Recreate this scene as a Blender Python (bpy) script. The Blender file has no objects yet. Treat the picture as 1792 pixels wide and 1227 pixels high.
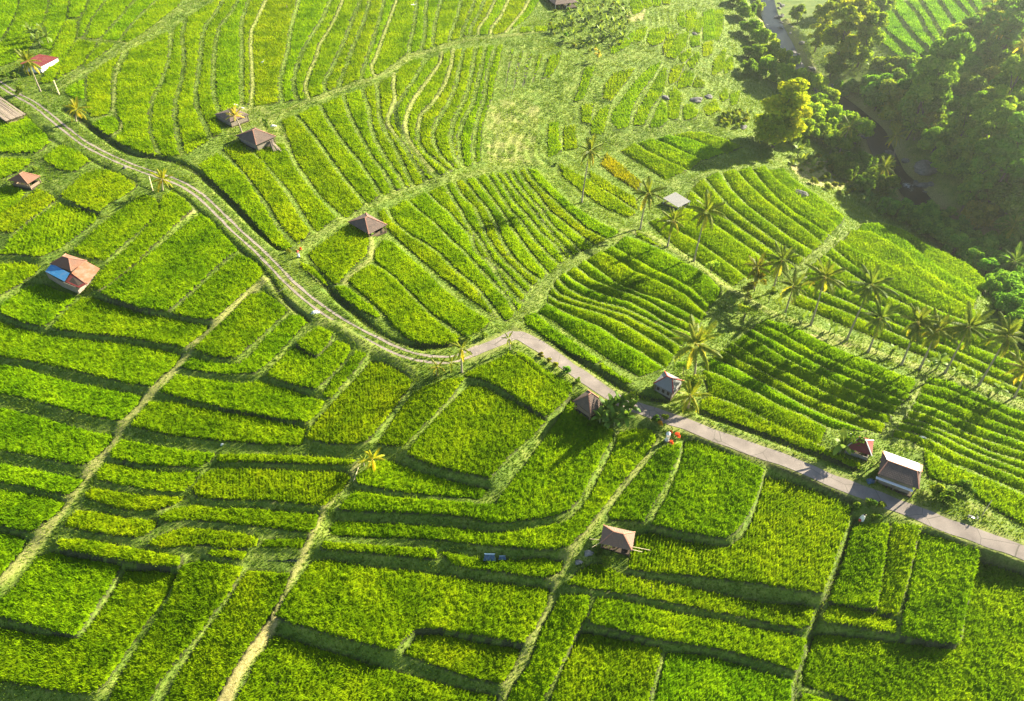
import bpy, math, random
import numpy as np
R = math.radians
SC = bpy.context.scene
COL = SC.collection
RNG = np.random.default_rng(7)
random.seed(7)

# ---------------------------------------------------------------- camera
CAM_H, PITCH, FPX, CX, CY = 90.0, R(43.0), 1195.0, 896.0, 613.5
cd = bpy.data.cameras.new('camera'); cam = bpy.data.objects.new('camera', cd); COL.objects.link(cam)
cd.sensor_width = 36.0; cd.lens = FPX / 1792.0 * 36.0; cd.clip_start = 0.5; cd.clip_end = 9000
cam.location = (0, 0, CAM_H); cam.rotation_euler = (math.pi / 2 - PITCH, 0, 0)
SC.camera = cam
# ---------------------------------------------------------------- sun and sky
SUN_EL, SUN_AZ = R(23.0), R(34.0)            # azimuth measured from +x towards +y
sd = (math.cos(SUN_EL) * math.cos(SUN_AZ), math.cos(SUN_EL) * math.sin(SUN_AZ), math.sin(SUN_EL))
w = bpy.data.worlds.new('World'); SC.world = w; w.use_nodes = True
nt = w.node_tree; bg = nt.nodes['Background']
sky = nt.nodes.new('ShaderNodeTexSky'); sky.sky_type = 'NISHITA'; sky.sun_disc = False
sky.sun_elevation = SUN_EL; sky.sun_rotation = math.pi / 2 - SUN_AZ; sky.altitude = 500
nt.links.new(sky.outputs[0], bg.inputs[0]); bg.inputs[1].default_value = 0.05
sl = bpy.data.lights.new('sun', 'SUN'); sl.energy = 5.0; sl.angle = R(0.5); sl.color = (1.0, 0.91, 0.70)
so = bpy.data.objects.new('sun', sl); COL.objects.link(so)
from mathutils import Vector, Matrix
so.rotation_euler = Vector(sd).to_track_quat('Z', 'Y').to_euler()
SC.view_settings.view_transform = 'Standard'; SC.view_settings.look = 'None'
SC.view_settings.exposure = 2.15; SC.view_settings.gamma = 1.0
SC.cycles.max_bounces = 4; SC.cycles.diffuse_bounces = 2; SC.cycles.glossy_bounces = 2
SC.cycles.transmission_bounces = 3; SC.cycles.transparent_max_bounces = 4; SC.cycles.volume_bounces = 0
HAZE = 0.00017

# ---------------------------------------------------------------- base terrain
def pts(s):
    a = np.array([float(v) for v in s.replace(',', ' ').split()])
    return a.reshape(-1, 2)

def ray(p):
    p = np.atleast_2d(np.asarray(p, float))
    dx = (p[:, 0] - CX) / FPX; dy = (CY - p[:, 1]) / FPX
    cp, sp = math.cos(PITCH), math.sin(PITCH)
    return np.stack([dx, cp + dy * sp, -sp + dy * cp], 1)

# heights (metres, road bend = 0) read at points of the place, given by where the photograph sees them
ZC = '''-60,110,6 40,175,5.5 290,300,4 480,470,2.5 650,600,1 900,590,0 1130,710,-1 1450,840,-3 1790,960,-5
0,480,1.5 -40,800,-3 -40,1200,-8 300,700,-1 300,1000,-5 600,800,-2.5 600,1200,-8 900,900,-3.5 900,1200,-8 1200,800,-2.5 1200,1000,-5
1200,1240,-8.5 1500,1000,-6 1500,1240,-10 1830,1240,-11 400,560,1 150,620,-.5
-20,0,9 300,0,8 600,0,5 900,0,1.5 1100,60,-3 200,110,6.5 500,150,3.5 700,180,1 900,200,-3.5 640,390,.8 800,300,-2.5 1000,250,-7
1200,150,-9 1000,450,-2.6 1130,400,-5 1300,470,-6.5 1500,560,-8 1700,640,-8.7 1250,250,-9.5 1400,350,-11 1550,450,-10.5 1700,530,-11.5
1300,600,-4 1550,700,-5.4 1800,800,-7.3 780,480,.3 1290,0,-10 1300,110,-12 1340,230,-13 1100,-20,-3
1350,30,-17 1420,130,-19 1540,210,-21 1600,300,-23 1640,350,-24 1760,440,-26
1480,100,-15 1540,40,-11 1600,80,-10 1700,20,-7 1620,180,-16 1790,200,-8 1700,280,-16 1800,350,-16 1790,60,-3 1800,-20,0 1450,-20,-12'''
zc = np.array([float(v) for v in ZC.replace(',', ' ').split()]).reshape(-1, 3)
d_ = ray(zc[:, :2]); t_ = (zc[:, 2] - CAM_H) / d_[:, 2]
XC = d_[:, :2] * t_[:, None]; ZV = zc[:, 2]
def kern(r2): return r2 * np.log(r2 + 1e-6) * 0.5
n_ = len(XC); S_ = 100.0; Q = XC / S_
K_ = kern(((Q[:, None] - Q[None]) ** 2).sum(2)) + np.eye(n_) * 0.004
P_ = np.concatenate([np.ones((n_, 1)), Q], 1)
A_ = np.block([[K_, P_], [P_.T, np.zeros((3, 3))]])
W_ = np.linalg.solve(A_, np.concatenate([ZV, np.zeros(3)]))
GX0, GX1, GY0, GY1 = -262.0, 262.0, 18.0, 352.0
gx = np.arange(GX0, GX1 + .5, 1.0); gy = np.arange(GY0, GY1 + .5, 1.0)
MX, MY = np.meshgrid(gx, gy)
q = np.stack([MX.ravel(), MY.ravel()], 1) / S_
Zg = np.zeros(len(q))
for i in range(n_):
    Zg += W_[i] * kern(((q - Q[i]) ** 2).sum(1))
Zg += W_[n_] + q @ W_[n_ + 1:]
Z0 = Zg.reshape(MX.shape)

def z0(x, y):
    u = np.clip((np.asarray(x) - GX0), 0, len(gx) - 1.001); v = np.clip((np.asarray(y) - GY0), 0, len(gy) - 1.001)
    i = u.astype(int); j = v.astype(int); fu = u - i; fv = v - j
    return (Z0[j, i] * (1 - fu) + Z0[j, i + 1] * fu) * (1 - fv) + (Z0[j + 1, i] * (1 - fu) + Z0[j + 1, i + 1] * fu) * fv

def at(p, dz=0.0):
    """the ground points (dz above ground) that the photograph sees at pixels p"""
    d = ray(p); z = np.zeros(len(d))
    for _ in range(24):
        t = (z - CAM_H) / d[:, 2]
        z = 0.5 * z + 0.5 * (z0(d[:, 0] * t, d[:, 1] * t) + dz)
    t = (z - CAM_H) / d[:, 2]
    return d * t[:, None] + np.array([0, 0, CAM_H])

def seg_dist(px, py, line, closed=False):
    """distance of points to a polyline, and the position along it"""
    best = np.full(px.shape, 1e9); along = np.zeros(px.shape); acc = 0.0
    L = list(line) + ([line[0]] if closed else [])
    for a, b in zip(L[:-1], L[1:]):
        dx, dy = b[0] - a[0], b[1] - a[1]; l2 = dx * dx + dy * dy + 1e-9
        t = np.clip(((px - a[0]) * dx + (py - a[1]) * dy) / l2, 0, 1)
        d = (px - a[0] - t * dx) ** 2 + (py - a[1] - t * dy) ** 2
        m = d < best; best = np.where(m, d, best); along = np.where(m, acc + t * math.sqrt(l2), along)
        acc += math.sqrt(l2)
    return np.sqrt(best), along

def inside(px, py, poly):
    c = np.zeros(px.shape, bool); n = len(poly)
    for i in range(n):
        x1, y1 = poly[i][:2]; x2, y2 = poly[(i + 1) % n][:2]
        if y1 == y2: continue
        m = ((y1 > py) != (y2 > py)) & (px < (x2 - x1) * (py - y1) / (y2 - y1) + x1)
        c ^= m
    return c

def smooth_line(P, step=1.5):
    """Catmull-Rom through points, resampled"""
    P = np.asarray(P, float); Q = np.concatenate([[2 * P[0] - P[1]], P, [2 * P[-1] - P[-2]]]); out = []
    for i in range(len(P) - 1):
        a, b, c, d = Q[i:i + 4]; n = max(1, int(np.linalg.norm(c - b) / step))
        for k in range(n):
            t = k / n
            out.append(0.5 * ((2 * b) + (c - a) * t + (2 * a - 5 * b + 4 * c - d) * t * t + (3 * b - a - 3 * c + d) * t ** 3))
    out.append(P[-1]); return np.array(out)

def vnoise(x, y, scale, seed=0):
    """smooth value noise in 0..1"""
    u = np.asarray(x) / scale; v = np.asarray(y) / scale
    i = np.floor(u).astype(np.int64); j = np.floor(v).astype(np.int64); fu = u - i; fv = v - j
    fu = fu * fu * (3 - 2 * fu); fv = fv * fv * (3 - 2 * fv)
    def h(a, b):
        n = (a * 374761393 + b * 668265263 + seed * 144269) & 0xffffffff
        n = ((n ^ (n >> 13)) * 1274126177) & 0xffffffff
        return ((n ^ (n >> 16)) & 0xffff) / 65535.0
    return (h(i, j) * (1 - fu) + h(i + 1, j) * fu) * (1 - fv) + (h(i, j + 1) * (1 - fu) + h(i + 1, j + 1) * fu) * fv
# ---------------------------------------------------------------- where things lie (read off the photograph)
RIVER = pts('1335,-40 1345,10 1355,35 1375,65 1385,95 1400,125 1430,150 1465,168 1500,195 1530,222 1545,255 1565,295 1590,318 1612,345 1650,385 1720,425 1830,465')
ROAD = pts('826,618 850,608 880,595 905,586 935,600 975,628 1010,652 1050,680 1090,704 1140,722 1200,742 1260,766 1320,787 1380,808 1450,838 1520,866 1590,892 1660,920 1730,945 1830,983')
TRACK = pts('-60,112 -25,132 0,147 28,165 62,184 106,219 145,249 194,275 256,300 309,318 348,341 385,375 416,406 448,434 477,463 507,494 540,523 580,552 627,580 685,609 730,625 770,630 800,627 840,610')
# grass paths and dykes: (pixels, half width m, bareness 0..1)
PATHS = [
 ('462,490 400,545 345,600 318,628 300,652 265,688 240,715 215,742 203,762 190,785 165,815 145,840 115,880 80,930 45,970 0,1020 -30,1050', .9, .55),
 ('1152,762 1130,792 1100,832 1060,880 1030,922 1002,957 985,985 970,1012 958,1045 945,1080 930,1112 915,1150 890,1190 870,1240', .8, .35),
 ('625,812 600,852 567,892 555,915 543,940 530,975 513,1003 495,1040 478,1080', .5, .6),
 ('478,1085 455,1118 432,1150 410,1190 392,1240', .9, 1.0),
 ('95,155 145,125 190,102 225,80 262,58 290,36 312,18 345,4 380,-12', 1.7, .12),
 ('430,250 455,225 475,207 520,186 560,172 600,156 640,142 690,119 720,98 760,88 800,75 840,68 880,64 910,60 960,54', 1.1, .25),
 ('525,435 560,410 598,386 620,375 655,355 673,344 710,332 760,318 823,306 870,294 910,287 945,284', 1.3, .15),
 ('905,572 925,548 948,512 975,482 1010,455 1050,432 1090,408 1122,392', 1.2, .12),
 ('1545,765 1562,745 1580,724 1595,700 1608,682 1614,660', .4, .2),
 ('1398,470 1419,452 1440,438 1462,418 1483,398', 1.1, .15),
 ('1090,404 1130,412 1170,432 1216,462 1250,490 1300,520 1350,548 1400,566 1450,585 1490,600 1560,628 1640,652 1720,684 1800,716', 1.0, .3),
 ('1125,345 1190,322 1250,302 1310,288 1390,276', 1.0, .1),
 ('648,420 652,436 648,456 625,472 612,485 604,497', .6, .45),
 ('132,66 172,70 206,73 222,78', .5, .3),
 ('462,478 466,492 480,510 505,530 535,552 560,563 590,570 640,605 690,632 720,650', .9, .2),
 ('150,130 205,112 202,130 197,195', .4, .3),
 ('205,200 215,212 210,228 190,242', .4, .45),
 ('725,170 712,200 709,215 714,242 728,265 756,303', .5, .45),
 ('773,92 770,110 748,142 725,172', .6, .45), ('793,86 790,112 778,148 758,178 735,202 731,222', .6, .4),
 ('690,128 688,150 691,170 678,202 678,216 695,240', .6, .4),
 ('600,0 588,28 573,55 558,78 553,100 540,128 534,148 536,165 541,174', .5, .45),
 ('694,0 680,37 668,70 658,98 650,115 652,128 658,134', .45, .45),
 ('868,0 853,28 838,48 837,61', .4, .5), ('890,0 876,28 860,48 858,60', .4, .5), ('928,0 915,20 896,43 884,58', .5, .6),
 ('466,0 447,37 440,50 438,75 440,112 442,150 437,185', .4, .5),
 ('338,370 300,395 262,430 225,468 195,495 178,510', .45, .9),
]
BARE = [('855,180 900,168 945,185 940,240 930,285 860,288 845,250', .42), ('1380,285 1480,275 1500,300 1470,335 1400,318', .9), ('1095,20 1130,18 1125,35 1100,40', .9),
 ('1405,582 1470,595 1500,610 1450,606', .7), ('1690,875 1740,885 1735,905 1690,895', .5), ('475,440 500,480 560,540 620,575 600,575 545,540 500,505', .35), ('420,170 520,215 500,270 440,270 390,220', .35)]
DITCH = [('-10,165 30,190 62,222 100,250 150,275 200,300 240,318', .35, .35), ('290,325 330,352 365,388 405,424 440,452 462,472', .4, .45),
 ('466,478 500,525 540,560', .4, .5), ('110,190 150,215 190,245 230,268 290,278 330,292 370,322 410,358 450,398 490,432', .9, .7),
 ('540,465 590,520 640,562 680,595 740,607 800,600', .7, .6), ('930,560 1000,620 1060,660 1110,690 1165,700', .6, .5),
 ('1225,722 1300,748 1400,786 1500,822', .5, .4), ('1200,752 1280,785 1350,812 1430,845 1500,880', .35, .5), ('1500,905 1480,960 1455,1020 1432,1075 1415,1120 1398,1180 1388,1240', .35, .5)]

STRIPS = []   # (block phrase, gap m, rice tint, row amount, list of dividing lines from left to right)
def S(block, gap, tint, rows, data): STRIPS.append((block, gap, tint, rows, [pts(l) for l in data.strip().split('\n')]))
LIME, GREEN, DEEP, YEL, RED = (1.08, 1.03, 1), (1, 1, 1), (.93, .97, 1), (1.22, 1.05, 1), (1.35, .95, 1.2)
S('above the grassy path at the top left', .8, LIME, .1, '''160,-14 148,15 138,35 133,65
192,-14 175,14 163,28 155,45 146,67
248,-14 200,40 173,69
288,-14 240,30 207,72
330,-14 312,12 285,32 255,55 224,75''')
S('of the tall curving strips below the grassy path', 1.0, LIME, .1, '''302,46 299,65 295,100 288,125 278,150 268,170 262,190 260,215 263,240 272,258 280,274
325,28 318,60 322,90 322,120 315,150 308,175 306,200 310,230 316,258 322,272
399,-14 375,25 360,42 354,60 352,85 347,130 342,160 344,185 352,205 362,225 370,246
425,-14 405,20 385,45 377,75 374,110 373,150 376,175 384,195 392,232
440,-14 425,28 422,45 423,90 423,182
470,-14 447,37 440,50 438,75 440,112 442,150 438,186
527,-14 513,32 506,65 504,88 498,108 493,130 490,150 494,180
584,-14 565,32 543,65 528,92 519,118 514,142 516,162 522,177
604,-14 588,28 573,55 558,78 553,100 540,128 534,148 536,165 541,175
636,-14 613,45 598,82 580,120 568,142 568,155 573,162
651,-14 635,42 620,75 608,108 595,142 592,153
676,-14 663,37 653,70 643,100 634,128 632,141
698,-14 680,37 668,70 658,98 650,115 652,128 658,135
731,-14 726,37 722,60 716,80 717,94
750,-14 744,22 745,42 742,70 736,89
776,-14 764,28 759,55 758,75 761,84
811,-14 800,30 790,55 786,74
837,-14 820,30 809,55 808,66
854,-14 836,28 824,48 823,63
872,-14 853,28 838,48 837,62
895,-14 876,28 860,48 858,61
932,-14 915,20 896,43 884,59
956,-14 938,15 928,30 912,42 905,47''')
S('of the fan below the long grass path', 1.0, LIME, .1, '''487,208 498,235 507,265 520,290 533,307 553,337 573,356 593,374 603,384
515,198 540,225 560,252 580,282 598,307 618,331 633,348 643,360
558,180 573,208 590,235 608,258 628,282 645,307 655,322 663,335 670,343
600,164 608,190 618,215 633,242 648,270 673,302 684,320 688,336
633,153 645,188 648,215 655,240 668,265 688,295 698,308 709,330
660,143 662,175 665,208 675,232 688,252 700,278 711,300 724,326
690,127 688,150 691,172 679,200 679,215 693,238 708,258 723,282 738,305 748,320
745,104 735,122 718,148 704,168 692,188 696,215 709,243 722,263 744,290 764,314
773,92 770,110 748,140 725,170 713,195 709,215 713,240 725,260 748,290 770,312
793,85 790,112 778,148 758,178 735,200 731,220 732,245 743,265 760,280 790,308
813,82 805,112 798,150 785,180 765,210 758,228 760,252 770,270 797,300
833,79 830,100 823,140 815,170 795,208 788,238 793,268 808,296
850,77 845,105 835,150 828,180 810,212 803,238 805,270 812,293
868,76 863,95 853,125 848,170 838,200 830,232 828,262 831,288
884,76 878,105 870,140 865,170 853,200 848,225 845,255 846,280''')
S('of the short strips beside the rough slope', 2.0, LIME, .1, '''890,78 883,115 878,150 872,176
906,84 898,115 892,150 884,180
922,86 913,120 907,150 900,172
938,90 930,118 924,148
958,93 948,120 938,146
980,92 970,115 962,136''')
S('between the track and the upper huts', .8, LIME, .15, '''430,240 445,270 462,285 480,307 503,333 523,365 538,390 554,407
500,250 516,285 536,315 556,340 576,362 594,381''')
S('of the slope above the road bend', .8, LIME, .15, '''656,368 668,392 700,425 735,455 770,485 805,512 845,542 868,560
676,362 688,385 718,410 745,425 768,442 798,472 830,497 853,525 873,552 884,564
712,346 730,365 758,387 785,415 810,437 838,467 865,495 890,520 906,552
745,332 763,352 785,370 803,392 823,412 832,437 858,462 878,490 900,515 918,534
777,319 793,347 808,370 815,387 832,407 848,432 862,455 883,475 905,497 923,516
794,314 808,340 830,362 840,382 850,410 868,437 888,460 912,482 934,504
811,310 832,340 853,365 865,387 877,417 896,447 920,470 948,490
831,307 852,335 874,365 896,398 923,435 946,462 962,481
852,302 875,340 896,370 911,385 933,415 958,442 981,463
866,300 880,322 896,348 921,375 946,405 971,427 993,455
880,298 896,325 926,360 951,390 978,420 1003,448
893,296 905,318 920,337 946,365 968,395 996,417 1018,442
905,294 920,318 938,337 961,367 983,384 1016,410 1043,432
918,291 932,312 952,333 983,361 1021,395 1065,420
941,295 958,314 976,332 998,352 1023,370 1056,390 1090,405''')
S('of the rippled slope right of the road bend', .7, GREEN, .3, '''935,545 968,560 1000,585 1045,615 1085,640 1120,660 1158,648
955,527 1002,551 1052,571 1085,594 1122,614 1152,634 1168,646
956,512 978,525 1016,537 1051,547 1086,562 1108,574 1133,590 1156,604 1185,622
964,497 980,512 1016,526 1056,537 1096,550 1121,563 1151,578 1195,606
973,483 993,502 1021,516 1051,526 1090,536 1116,548 1145,562 1205,594
986,474 1006,489 1031,503 1060,514 1100,526 1136,544 1160,560 1215,584
1006,464 1036,486 1071,501 1106,513 1140,528 1165,544 1225,574
1022,452 1056,476 1083,494 1121,510 1156,522 1185,536 1232,562
1050,438 1083,455 1111,473 1146,488 1171,500 1200,516 1240,550
1070,428 1096,442 1121,455 1146,470 1183,487 1213,505 1246,535
1092,410 1130,424 1161,438 1196,457 1221,470 1246,487 1268,510''')
S('of the striped slope above the straight road', .65, GREEN, .55, '''1238,688 1281,702 1321,722 1350,738 1400,762 1440,780
1225,640 1266,657 1296,672 1326,686 1369,710 1410,726 1452,748
1240,622 1275,636 1302,650 1344,672 1374,689 1410,708 1450,726 1499,744 1546,761
1262,610 1302,632 1344,653 1374,668 1410,688 1452,706 1504,726 1557,742
1280,596 1326,624 1359,641 1393,656 1440,681 1480,699 1520,714 1566,727
1300,583 1340,604 1375,625 1410,643 1456,665 1494,682 1530,697 1578,713
1312,572 1350,592 1390,613 1425,632 1460,649 1500,665 1540,683 1588,703
1325,562 1365,580 1405,602 1440,621 1480,639 1520,655 1560,673 1598,690
1338,554 1380,567 1415,583 1455,603 1495,620 1530,635 1570,652 1608,664''')
S('of the striped slope at the right edge', .65, GREEN, .45, '''1556,762 1594,771 1631,790 1669,809 1706,822 1744,839 1825,876
1565,748 1600,756 1640,772 1675,790 1720,808 1760,824 1825,852
1574,737 1610,745 1645,758 1690,780 1730,797 1770,812 1825,834
1582,726 1620,738 1660,754 1700,771 1740,789 1775,800 1825,817
1590,714 1630,726 1665,740 1700,757 1740,772 1775,784 1825,800
1598,700 1640,714 1675,728 1710,742 1750,757 1825,784
1606,684 1640,694 1675,707 1710,722 1750,738 1825,766
1614,668 1650,676 1690,692 1730,710 1770,728 1825,748
1624,657 1660,663 1700,681 1740,699 1770,711 1825,728''')
S('of the slope between grey shed and river trees', 1.15, GREEN, .25, '''1130,387 1160,413 1195,440 1215,452 1250,476 1285,502
1150,378 1185,400 1220,420 1260,448 1290,470 1310,487
1192,362 1215,368 1250,390 1290,418 1325,442 1350,462 1375,480
1206,328 1225,345 1260,371 1300,400 1340,428 1370,450 1398,468
1230,308 1250,331 1275,357 1310,385 1344,410 1380,435 1412,455
1260,299 1280,329 1309,357 1344,384 1385,415 1428,441
1287,295 1310,320 1340,347 1375,375 1410,400 1443,427
1314,291 1335,318 1362,345 1395,372 1425,392 1456,412
1340,290 1360,315 1390,338 1420,362 1450,383 1470,399
1373,296 1393,318 1426,343 1455,365 1481,386''')
S('of the slope behind the row of tall palms', 1.15, GREEN, .4, '''1380,528 1426,546 1469,566 1506,580 1544,595 1590,612 1640,632 1690,654 1740,676 1825,712
1390,508 1431,525 1469,540 1506,556 1544,572 1590,592 1640,614 1690,636 1740,660 1825,696
1403,488 1440,508 1480,525 1520,543 1560,561 1600,578 1650,600 1700,622 1750,645 1825,676
1412,463 1450,486 1490,508 1530,527 1580,550 1630,572 1690,598 1750,622 1825,652
1440,443 1470,465 1510,490 1550,513 1600,537 1650,558 1720,588 1825,630
1454,430 1484,454 1519,477 1560,499 1600,520 1650,543 1720,572
1469,418 1499,437 1544,457 1569,469 1606,487 1640,508 1710,545
1486,402 1519,412 1556,432 1589,452 1609,469 1644,490 1712,530
1506,389 1534,399 1559,417 1584,432 1619,457 1656,480 1720,518
1528,384 1551,394 1584,414 1619,439 1656,459 1694,479 1734,505''')
S('of the shaded strips under the yellow crowned tree', 1.1, GREEN, .3, '''1082,262 1106,278 1130,292 1165,314
1110,246 1133,263 1166,279 1208,298
1142,240 1171,252 1200,266 1234,280
1168,233 1205,241 1235,253 1274,270
1202,227 1230,230 1262,241 1304,260''')
S('of the terrace across the river', 1.1, (.8, 1.0, 1.1), .1, '''1527,68 1556,88 1582,112 1598,130
1533,42 1564,64 1589,88 1621,114
1544,-14 1581,38 1601,62 1619,82 1634,102
1578,-14 1609,28 1621,52 1646,84
1606,-14 1631,32 1651,65 1658,84
1640,-14 1661,28 1682,52
1665,-14 1694,25 1704,37
1688,-14 1719,28
1714,-14 1729,15''')

FIELDS = []   # (label, tint, row amount, outline)
def F(label, tint, rows, data): FIELDS.append((label, tint, rows, pts(data)))
F('rice paddy cut off by the top left corner of the photo', LIME, .1, '-20,-14 31,-14 28,15 20,35 8,58 -20,85')
F('wide rice paddy shaded by trees above the red roofed shed', LIME, .1, '38,-14 86,-14 78,25 70,45 60,70 40,95 20,108 -20,120 -20,92 10,68 24,40 33,12')
F('rice strip running behind the banana clump at the top left', LIME, .1, '93,-14 121,-14 114,31 100,60 88,85 70,80 74,48 84,22')
F('short rice strip ended by a dark ditch at the top left', LIME, .1, '127,-14 156,-14 147,15 137,30 118,30')
F('narrow rice strip beside the red roofed shed', LIME, .1, '117,35 134,35 131,66 112,104 92,142 72,145 82,118 97,75')
F('rice strip ending in a point beside the wide grassy path', LIME, .1, '134,70 169,73 156,92 141,113 112,129 96,140 112,106')
F('small leaf shaped rice patch above the wide grassy path', LIME, .1, '176,75 199,77 180,92 161,105 146,116 159,95')
F('small rice wedge behind the orange young palm', LIME, .1, '145,136 146,174 133,172 113,160 120,152')
F('rice strip right of the orange young palm', LIME, .1, '153,131 211,92 206,103 196,118 193,134 193,190 184,200 166,203 152,195')
F('small D shaped rice patch beside the track', LIME, .1, '160,215 190,202 200,203 208,215 205,228 190,237 174,225')
F('widest rice paddy in the upper left, with darker blotches', LIME, .1, '228,85 255,75 294,54 293,100 285,122 272,155 262,175 258,205 260,235 268,258 276,271 250,265 215,252 200,243 214,228 216,214 206,201 204,190 205,130 222,100')
F('small leaf shaped rice patch inside the fan of strips', LIME, .1, '700,117 718,106 738,101 733,117 716,144 703,159 695,154 696,130')
F('tiny rice patch at the foot of the top strips, nearest the strips', LIME, 0, '910,46 927,46 929,56 911,57')
F('tiny rice patch at the foot of the top strips, middle of three', LIME, 0, '935,46 957,45 958,54 937,55')
F('tiny rice patch at the foot of the top strips, nearest the banana clump', LIME, 0, '961,45 978,43 979,50 962,51')
F('rice strip along the upper side of the track', LIME, .2, '347,285 380,266 405,285 430,310 446,336 460,358 473,380 485,400 498,415 511,430 500,435 480,424 455,398 420,360 385,325 357,300')
F('rice strip above the track, second up from the verge', LIME, .2, '390,258 420,245 432,262 458,282 478,310 496,335 519,373 537,398 542,405 522,423 507,408 490,388 480,370 467,350 450,328 434,305 414,283')
F('rounded rice paddy below the brown tiled hut', LIME, .1, '538,440 560,425 600,400 620,392 640,408 645,425 640,448 622,460 605,474 595,493 585,495 570,480 550,455')
F('large rice paddy in the bend above the twin rut track', LIME, .1, '609,490 625,476 650,464 668,472 695,493 720,521 750,551 788,580 803,590 800,597 770,601 735,599 712,589 692,570 677,550 652,525 627,505')
F('sliver of rice along the track below the large bend paddy', LIME, .1, '587,500 605,501 625,516 650,536 663,550 658,554 630,539 600,519')
F('tiny rice sliver between the track and the rounded paddy', LIME, .1, '525,456 545,466 560,481 573,499 560,489 530,468')
F('long rice paddy from the brown tiled hut down to the road', LIME, .1, '672,420 690,427 710,446 740,471 770,501 800,526 830,546 856,561 848,574 815,587 786,565 756,545 722,510 692,480 667,462 655,453 658,435')
F('thin rice strip along the road right of the bend', GREEN, .2, '918,554 935,547 968,574 1002,597 1035,621 1049,629 1042,634 1002,617 962,591 921,564')
F('short rice strip by the road in front of the grey roofed hut', GREEN, .2, '1052,634 1102,665 1107,668 1095,668 1054,644')
F('small rice wedge at the foot of the second grass stair', GREEN, .2, '1112,404 1130,412 1157,431 1140,424 1116,412')
F('rice strip along the road verge below the red roofed hut', GREEN, .5, '1243,691 1271,702 1321,723 1344,736 1390,756 1440,781 1480,799 1506,810 1505,817 1495,814 1460,799 1420,784 1380,769 1344,756 1300,741 1260,727 1224,711 1230,696')
F('rice paddy right of the white sheeted roof', GREEN, .3, '1618,786 1640,800 1675,818 1710,832 1750,849 1825,886 1825,935 1770,902 1720,872 1695,848 1660,842 1628,832 1622,810')
F('sparse yellowish rice strip under the tall palm by the shed, lowest', YEL, .5, '978,285 1018,308 1049,328 1079,348 1112,372 1102,378 1062,362 1022,335 985,305')
F('sparse yellowish rice strip under the tall palm by the shed, middle', YEL, .5, '1032,298 1069,321 1112,345 1116,365 1079,341 1035,315')
F('reddish sparse rice strip under the tall palm by the shed', RED, .5, '1062,268 1095,295 1122,318 1116,331 1075,305 1052,285')
F('rice paddy crossed by palm shadow beside the thatched hut at the left edge', LIME, .1, '-20,208 25,204 47,202 60,217 75,228 88,245 75,260 62,267 15,267 -20,268')
F('rice paddy at the left edge above the small brown hut', LIME, .1, '-20,277 50,275 54,282 35,297 10,310 -20,318')
F('small rice paddy between the track ditch and the small brown hut', YEL, .2, '75,277 90,263 105,252 130,260 157,280 132,299 105,297')
F('yellowish rice paddy with clear rows below the track at the left', YEL, .7, '105,341 124,321 147,301 174,291 208,301 238,321 231,331 187,358 174,371 144,361')
F('shaded rice paddy below the small brown hut', LIME, .2, '-20,330 20,323 42,333 33,352 10,370 -20,385')
F('narrow rice paddy between the small brown hut and the yellowish paddies', YEL, .3, '48,340 65,327 83,335 96,346 65,372 38,395 20,408 -20,402 -20,390')
F('yellowish rice paddy with clear rows above the blue and red roofed house', YEL, .8, '100,350 125,357 150,367 170,373 160,388 120,422 100,437 70,451 33,446 -20,447 5,440 20,415 50,387')
F('rice paddy left of the blue and red roofed house', YEL, .4, '-20,460 38,455 67,463 58,477 25,502 -20,528')
F('rice paddy right of the dyke above the blue and red roofed house', GREEN, .1, '130,437 175,392 215,360 250,337 270,345 278,355 275,370 250,395 215,427 185,455 172,455 140,445')
F('long thin rice paddy beside the bare tan footpath', GREEN, .1, '283,345 300,335 320,347 337,365 300,395 262,432 225,470 190,497 175,507 160,502 175,477 197,455 220,435 255,397 279,370')
F('broad rice paddy below the bare tan footpath', GREEN, .3, '348,370 368,382 390,407 410,430 412,434 374,466 324,521 295,547 250,542 212,530 179,515 205,492 240,462 275,430 313,397')
F('rice paddy at the corner where the dyke meets the track', GREEN, .1, '414,441 433,447 455,465 458,477 445,490 410,525 375,559 345,558 304,550 326,525 364,487')
F('rice paddy below the blue and red roofed house', GREEN, .1, '25,515 48,497 75,493 100,505 128,515 125,525 105,545 80,571 50,567 20,557 0,545 5,532')
F('long rice paddy right of the one below the blue roofed house', GREEN, .1, '140,517 160,517 200,530 250,547 300,556 364,568 350,584 322,607 287,600 225,590 162,584 93,575 107,552')
F('first long rice terrace left of the straight tan dyke, uppermost', GREEN, .15, '-20,556 30,570 80,585 150,592 225,600 290,610 315,618 300,640 280,660 265,675 225,670 160,655 100,640 40,628 -20,620')
F('second long rice terrace left of the straight tan dyke', GREEN, .35, '-20,632 37,641 100,661 175,676 225,684 246,691 235,709 212,734 175,729 112,714 50,696 -20,682')
F('third long rice terrace left of the straight tan dyke', DEEP, .2, '-20,706 37,719 100,736 150,751 196,759 188,775 170,795 145,814 112,809 62,797 -20,783')
F('fourth long rice terrace left of the straight tan dyke', DEEP, .2, '-20,807 50,817 100,829 143,837 132,852 120,864 87,859 37,847 -20,837')
F('fifth long rice terrace left of the straight tan dyke', DEEP, .2, '-20,853 37,861 87,871 111,877 98,895 75,915 60,930 40,928 -20,915')
F('lowest rice terrace left of the straight tan dyke', DEEP, .2, '-20,928 25,935 43,943 32,965 15,988 0,1008 -20,1022')
F('blunt rice paddy under the track, right of the straight dyke', GREEN, .1, '341,611 355,597 395,557 435,510 462,507 482,520 502,540 469,571 435,607 412,627 375,626')
F('hook shaped rice paddy wrapped round the blunt one', GREEN, .3, '505,547 522,547 535,560 502,597 475,627 449,651 402,654 351,648 318,641 338,625 368,634 418,637 435,624 475,577')
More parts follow.
